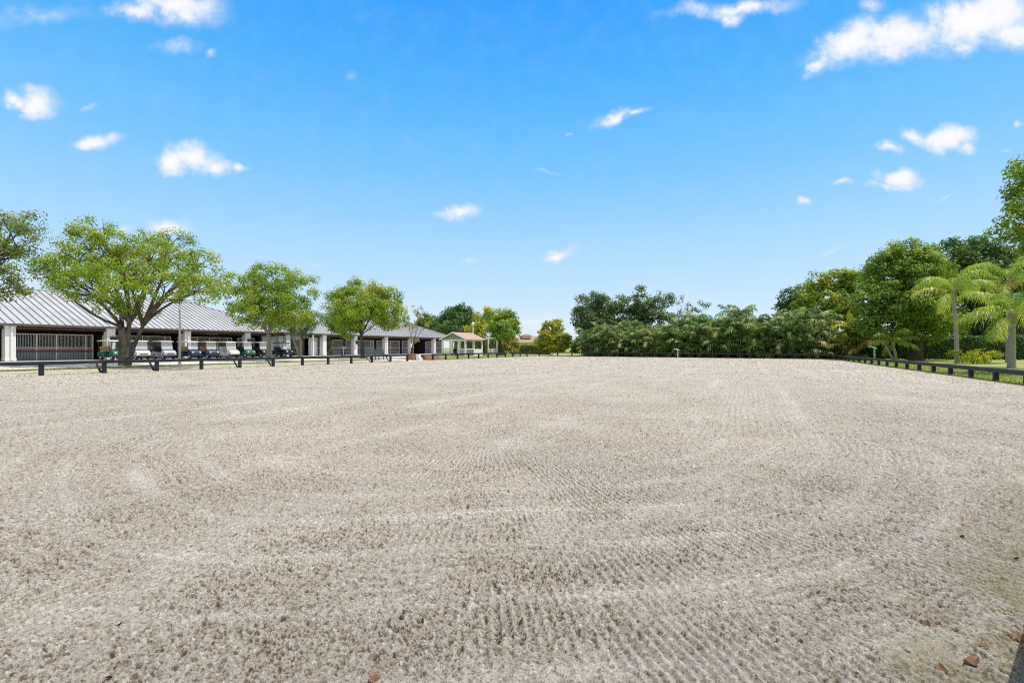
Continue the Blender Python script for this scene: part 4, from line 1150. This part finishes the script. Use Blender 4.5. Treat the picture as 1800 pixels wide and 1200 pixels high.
# ------------------------------------------------------------------ palms
def frond(Vl, Ql, Tl, base, az, elev, L_, droop, ll, pairs, hang, tone, wid=.05, loose=0.0):
    """adds one feather frond: rachis plus two rows of drooping leaflets, plain python lists"""
    d0 = np.array([math.cos(az), math.sin(az), 0.0]); up = np.array([0, 0, 1.0]); sdv = np.array([-math.sin(az), math.cos(az), 0.0])
    n = pairs
    ts = np.linspace(0, 1, n + 1)
    ang = elev - droop * ts ** 1.35
    step = L_ / n
    dirs = np.cos(ang)[:, None] * d0 + np.sin(ang)[:, None] * up
    P = base + np.concatenate([np.zeros((1, 3)), np.cumsum((dirs[:-1] + dirs[1:]) * .5 * step, 0)])
    nrm = -np.sin(ang)[:, None] * d0 + np.cos(ang)[:, None] * up
    k = sum(len(v) for v in Vl)
    w = .028 * (1 - ts * .8)[:, None]
    v = np.stack([P - sdv * w, P + sdv * w], 1).reshape(-1, 3)
    q = np.array([(2 * i, 2 * i + 1, 2 * i + 3, 2 * i + 2) for i in range(n)])
    Vl.append(v); Ql.append(q + k); Tl.append(np.full(n, min(1, tone + .15))); k += len(v)
    for sg in (-1, 1):
        t = ts[1:] if n < 1 else ts[max(1, n // 7):]
        i0 = n + 1 - len(t)
        p = P[i0:]; dr = dirs[i0:]; nm = nrm[i0:]
        m_ = len(t)
        le = ll * rng.uniform(1 - .3 * loose, 1 + .2 * loose, m_) * (np.sin(np.pi * np.clip(.12 + .84 * t, 0, 1)) ** .7) * rng.uniform(.8, 1.15, m_)
        ou = sdv * sg * (.8 - .12 * (hang > 1)) + dr * rng.uniform(.35, .7, m_)[:, None] + nm * rng.uniform(.05 - loose * .5, .35 + loose * .4, m_)[:, None]
        ou /= np.linalg.norm(ou, axis=1, keepdims=True)
        mid = p + ou * (le * .5)[:, None] - up * (hang * .18 * le)[:, None]
        tip = p + ou * (le * .88)[:, None] - up * (hang * .75 * le * rng.uniform(1 - loose * .6, 1 + loose * .35, m_))[:, None]
        ww = dr * wid * .5
        vv = np.stack([p - ww * .6, p + ww * .6, mid - ww, mid + ww, tip - ww * .15, tip + ww * .15], 1).reshape(-1, 3)
        b0 = np.arange(m_)[:, None] * 6
        qq = np.concatenate([b0 + np.array([[0, 1, 3, 2]]), b0 + np.array([[2, 3, 5, 4]])])
        tt = np.clip(tone + rng.normal(0, .12, m_), 0, 1)
        Vl.append(vv); Ql.append(qq + k); Tl.append(np.concatenate([tt, tt])); k += len(vv)


def queen_palm(label, px, D, ztop, r, nf=17, Lf=2.9, group='queen palms on the lawn', flower=False, lean=.1, trunk=None):
    p = at(px, HOR, D)
    root = empty('queen_palm', (p.x, p.y, 0)); tag(root, label, 'palm', group)
    m = MB(); pts, rad = [], []
    nseg = int(ztop / .16)
    for i in range(nseg + 1):
        t_ = i / nseg; pts.append(Vector((-lean * t_ ** 2, 0, -.1 + t_ * (ztop + .1)))); rad.append(r * (1.35 if i == 0 else 1.12 - .22 * t_) * (1.05 if i % 2 else .98))
    m.tube(pts, rad, 12); m.build('trunk', trunk or PALMT, root, smooth=True)
    tp = np.array([-lean, 0, ztop])
    m = MB(); m.tube([Vector(tp) + Vector((0, 0, -.25)), Vector(tp) + Vector((0, 0, .25)), Vector(tp) + Vector((0, 0, .75))], [r * .95, r * 1.25, r * .4], 10); m.build('crownshaft', SHAFT, root, smooth=True)
    for i in range(nf):
        Vl, Ql, Tl = [], [], []
        a = i * 2.399 + rng.uniform(-.25, .25); f = i / (nf - 1)
        el = R(78) * (1 - f) ** .8 + R(4) * f + rng.uniform(-.15, .15)
        frond(Vl, Ql, Tl, tp + np.array([0, 0, .55 - .4 * f]), a, el, Lf * rng.uniform(.88, 1.1), 1.3 + .45 * (1 - f) + rng.uniform(-.25, .35), Lf * .25, 62, 1.35, .42 + .36 * f ** 1.3 + rng.uniform(-.18, .2), .052, .7)
        np_mesh('frond', np.concatenate(Vl), np.concatenate(Ql), LF['queen'], root, np.concatenate(Tl))
    if flower:
        m = MB()
        for i in range(26):
            a = rng.uniform(-.7, .7) - 2.2; s_ = rng.uniform(.3, .9)
            m.tube([Vector(tp) + Vector((0, 0, .1)), Vector(tp) + Vector((math.cos(a) * .5, math.sin(a) * .5, .25)), Vector(tp) + Vector((math.cos(a) * (.5 + .2 * s_), math.sin(a) * (.5 + .2 * s_), .2 - s_ * .7))], [.02, .035, .03], 5)
        m.build('flower_spray', mat('orange fruit', (.55, .33, .13), .7, .2, 8), root)
    return root


PALMT = mat('ringed palm bark', (0.30, 0.28, 0.25), 0.9, 0.25, 5, 0.5, 9)
SHAFT = mat('green crownshaft', (0.24, 0.25, 0.10), 0.6, 0.2, 5)
queen_palm('slender queen palm before the great oak', 1682, 41.5, 5.75, .145, 13, 3.4, lean=.35)
queen_palm('short stout queen palm nearest the rail', 1778, 32.5, 3.15, .20, 13, 3.4, lean=-.05)
queen_palm('queen palm with a spray of orange fruit behind the stout palm', 1772, 44, 6.9, .17, 13, 3.7, flower=True, lean=0)
sm = queen_palm('little palm with two pale bent stems left of the great oak', 1575, 48, 1.5, .13, 12, 2.2, group=None, lean=.3, trunk=BARKP)
m = MB(); m.tube([(-.1, 0, -.1), (-.5, .1, .6), (-1.1, .2, 1.9)], [.12, .1, .08], 9); m.build('stem', BARKP, sm, smooth=True)


def areca(kind, H, nf, Lf, leaf, tone):
    root = empty('areca_palm', (0, 0, 0))
    Vl, Ql, Tl = [], [], []
    m = MB()
    for i in range(nf):
        a = i * 2.399 + rng.uniform(-.4, .4); f = ((i + .3) / nf) ** .8
        r0 = rng.uniform(.05, .4); r1 = r0 + rng.uniform(.15, .8) * (.45 + f * .6); z = .1 + (H - .9) * f
        b0 = np.array([math.cos(a) * r1, math.sin(a) * r1, z])
        m.tube([(math.cos(a) * r0, math.sin(a) * r0, -.1), (math.cos(a) * (r0 * .6 + r1 * .4), math.sin(a) * (r0 * .6 + r1 * .4), z * .55), tuple(b0)], [.055, .05, .04], 6, cap=False)
        st_tone = rng.normal(0, .07)
        for j in range(6):
            fa = a + j * 1.05 + rng.uniform(-.3, .3); fe = [80, 68, 58, 74, 48, 30][j] + 8 * (f > .7)
            frond(Vl, Ql, Tl, b0, fa, R(fe + rng.uniform(-8, 8)), Lf * rng.uniform(.7, 1.1), rng.uniform(1.2, 2.2), Lf * .25, 17, 1.2, np.clip(tone + st_tone + rng.normal(0, .22) + .12 * (j == 5), 0, 1), .12, .5)
    m.build('stems', mat('bamboo-like stem', (.16, .19, .07), .6, .2, 5), root)
    np_mesh('fronds', np.concatenate(Vl), np.concatenate(Ql), LF[leaf], root, np.concatenate(Tl))
    return root


MULCH = mat('bark mulch', (0.07, 0.052, 0.038), 1.0, 0.4, 2, 0.5, 8)
V_ = []
for n_ in np.linspace(-27, 12, 14):
    u_ = 69.7 - (n_ + 26.2) / 30.7 * 4.1
    V_ += [tuple(W(u_ + 1.3 + .25 * math.sin(n_ * 1.7), n_, -.03)), tuple(W(u_ + 8, n_, -.03))]
mb_ = np_mesh('mulch_bed', np.array(V_), np.array([(2 * i, 2 * i + 1, 2 * i + 3, 2 * i + 2) for i in range(13)]), MULCH); tag(mb_, kind='structure')
ap = [areca('a', 4.5, 9, 2.7, 'areca', .46), areca('b', 4.0, 8, 2.6, 'areca', .5), areca('c', 4.9, 9, 2.8, 'areca', .42), areca('d', 4.3, 9, 2.6, 'areca', .55)]
used = [False] * 4
AL = 'green feathery palm clump in the tall row behind the far rail'
row = []
n_ = -22.0; i = 0
while n_ < 7.6:
    row.append((n_ + rng.uniform(-.3, .3), 2.6 + rng.uniform(-.3, .5), rng.uniform(.78, .92) + (.15 if n_ > -7 else 0))); n_ += 1.5
n_ = -20.5
while n_ < 8.4:
    row.append((n_ + rng.uniform(-.4, .4), 5.0 + rng.uniform(-.4, .6), rng.uniform(.9, 1.16) + (.22 if n_ > -9 else -.02))); n_ += 1.9
for i, (n_, du, s_) in enumerate(row):
    kx = i % 4
    src = ap[kx]
    o = src if not used[kx] else copy_tree(src)
    used[kx] = True
    u_ = 69.7 - (n_ + 26.2) / 30.7 * 4.1 + du
    o.location = W(u_, n_, 0); o.rotation_euler = (0, 0, rng.uniform(0, 6.28)); o.scale = (s_ * .95, s_ * .95, s_)
    tag(o, AL, 'palm', 'palm row behind the far rail')
gd = areca('gold', 4.5, 13, 2.1, 'gold', .5)
gd.location = W(66.4, 10.6, 0); gd.scale = (1.15, 1.15, 1.02)
tag(gd, 'golden yellow palm clump at the corner of the arena', 'palm')
gd = areca('gold', 3.4, 9, 2.0, 'gold', .62)
p_ = at(1535, HOR, 58); gd.location = (p_.x, p_.y, 0); gd.scale = (1, 1, .95)
tag(gd, 'pale yellow palm clump half behind the great oak', 'palm')


# ------------------------------------------------------------------ grass blades, weeds, fallen leaves
def blades(name, P, h, lean, tint):
    n = len(P); a = rng.random(n) * 6.283
    d = np.stack([np.cos(a), np.sin(a), np.zeros(n)], -1); s = np.stack([-np.sin(a), np.cos(a), np.zeros(n)], -1)
    hh_ = (h * rng.uniform(.5, 1.3, n))[:, None]; w = hh_ * .12
    tip = P + d * hh_ * rng.uniform(.2, lean, n)[:, None] + np.array([0, 0, 1]) * hh_
    mid = P + d * hh_ * .18 + np.array([0, 0, .55]) * hh_
    V = np.stack([P - s * w, P + s * w, mid + s * w * .8, mid - s * w * .8, mid - s * w * .8, mid + s * w * .8, tip + s * w * .1, tip - s * w * .1], 1).reshape(-1, 3)
    q = np.arange(n)[:, None] * 8
    Qd = np.concatenate([q + np.array([[0, 1, 2, 3]]), q + np.array([[4, 5, 6, 7]])])
    return np_mesh(name, V, Qd, LF['blade'], None, np.concatenate([tint, tint]))


ub, nb = [], []
n = 26000
ub.append(12 + 52 * rng.random(n) ** 1.2); nb.append(8.55 + 6 * rng.random(n) ** 2.2)
n = 4000
ub.append(8 + 30 * rng.random(n)); nb.append(-34.0 - 1.25 * rng.random(n))
n = 1500
ub.append(5 + 33 * rng.random(n)); nb.append(-29.7 - rng.random(n) ** 2 * .9)
n = 7000
ub.append(42 + 26 * rng.random(n)); nb.append(-29.5 - 5 * rng.random(n) ** 1.5)
n = 5000
nn_ = -29 + 37 * rng.random(n); nb.append(nn_); ub.append(far_u(nn_) + .05 + 1.2 * rng.random(n) ** 1.5)
ub = np.concatenate(ub); nb = np.concatenate(nb)
zz = np.interp(-nb, [30, 36], [0, .15]) - .05
P = np.stack([SU * ub + CU * nb, CU * ub - SU * nb, zz], -1)
g = blades('grass', P, .10, .8, np.clip(.5 + rng.normal(0, .18, len(P)) + .25 * (vnoise(ub * .7, nb * .7, 77) - .5), 0, 1))
tag(g, 'short green lawn grass outside the rails', 'grass', None, 'stuff')
# dry weeds at the foot of the near rail
tt_ = rng.uniform(-.3, 1.9, 420); off = -np.abs(rng.normal(0, .16, 420)) + .12
P = np.stack([1.205 + .776 * tt_ + .631 * off, 1.1545 + .631 * tt_ - .776 * off, np.full(420, .0)], -1)
g = blades('dry_weeds', P, .035, 1.6, np.clip(.8 + rng.normal(0, .15, 420), 0, 1)); tag(g, 'thin dry weeds in the sand at the near rail', 'weeds', None, 'stuff')
P = np.stack([rng.normal(-2.68, .05, 60), rng.normal(2.47, .04, 60), np.full(60, .0)], -1)
g = blades('weed_tuft', P, .022, 1.6, np.clip(.45 + rng.normal(0, .2, 60), 0, 1)); tag(g, 'small green weed tuft growing in the sand at the left edge', 'weed')

LEAFM = mat('dry brown leaf', (0.20, 0.10, 0.052), 0.75, 0.45, 30)


def dry_leaf():
    m = MB(); n = 7; L_ = .075
    for i in range(n):
        t_ = i / (n - 1); w = .024 * math.sin(math.pi * min(1, .06 + t_ * .93)) ** .8; z = .016 * math.cos(t_ * 5) + .012
        y = (t_ - .5) * L_
        m.v += [(-w, y, z + .012), (0, y, z), (w, y, z + .014 * math.sin(3 * t_ + .5))]
    for i in range(n - 1):
        for j in (0, 1):
            a = i * 3 + j; m.f.append((a, a + 1, a + 4, a + 3)); m.mi.append(0)
    m.tube([(0, -L_ * .5, .02), (.004, -L_ * .72, .008)], .0015, 4)
    return m.build('fallen_leaf', LEAFM, None, smooth=True)


src = None
spots = [(1707, 1172, 1.35), (1658, 1186, 1.0), (1630, 1105, .9), (1650, 1106, .8), (1672, 1108, .8), (1770, 1080, .9), (1786, 1112, .8), (1794, 1130, 1.0), (1730, 1142, .9), (1652, 1128, .6), (1596, 1150, .6), (1502, 1192, .7),
         (1698, 928, .9), (1692, 945, .8), (1784, 985, .8), (413, 943, .8), (243, 980, .9), (210, 1101, .9), (192, 1194, .9), (655, 1198, 1.0), (1670, 997, .7), (1600, 1125, .5)]
for i, (px, py, s_) in enumerate(spots):
    d_ = EYE * FPX / (py - HOR)
    o = dry_leaf() if src is None else src.copy()
    if src is None: src = o
    else: COL.objects.link(o)
    p = at(px, py, d_)
    o.location = (p.x, p.y, .006); o.rotation_euler = (rng.uniform(-.3, .3), rng.uniform(-.3, .3), rng.uniform(0, 6.28)); o.scale = (s_ * (.72 if px > 1400 else .55),) * 3
    tag(o, 'small curled brown dry leaf lying on the sand', 'leaf', 'dry leaves on the sand')
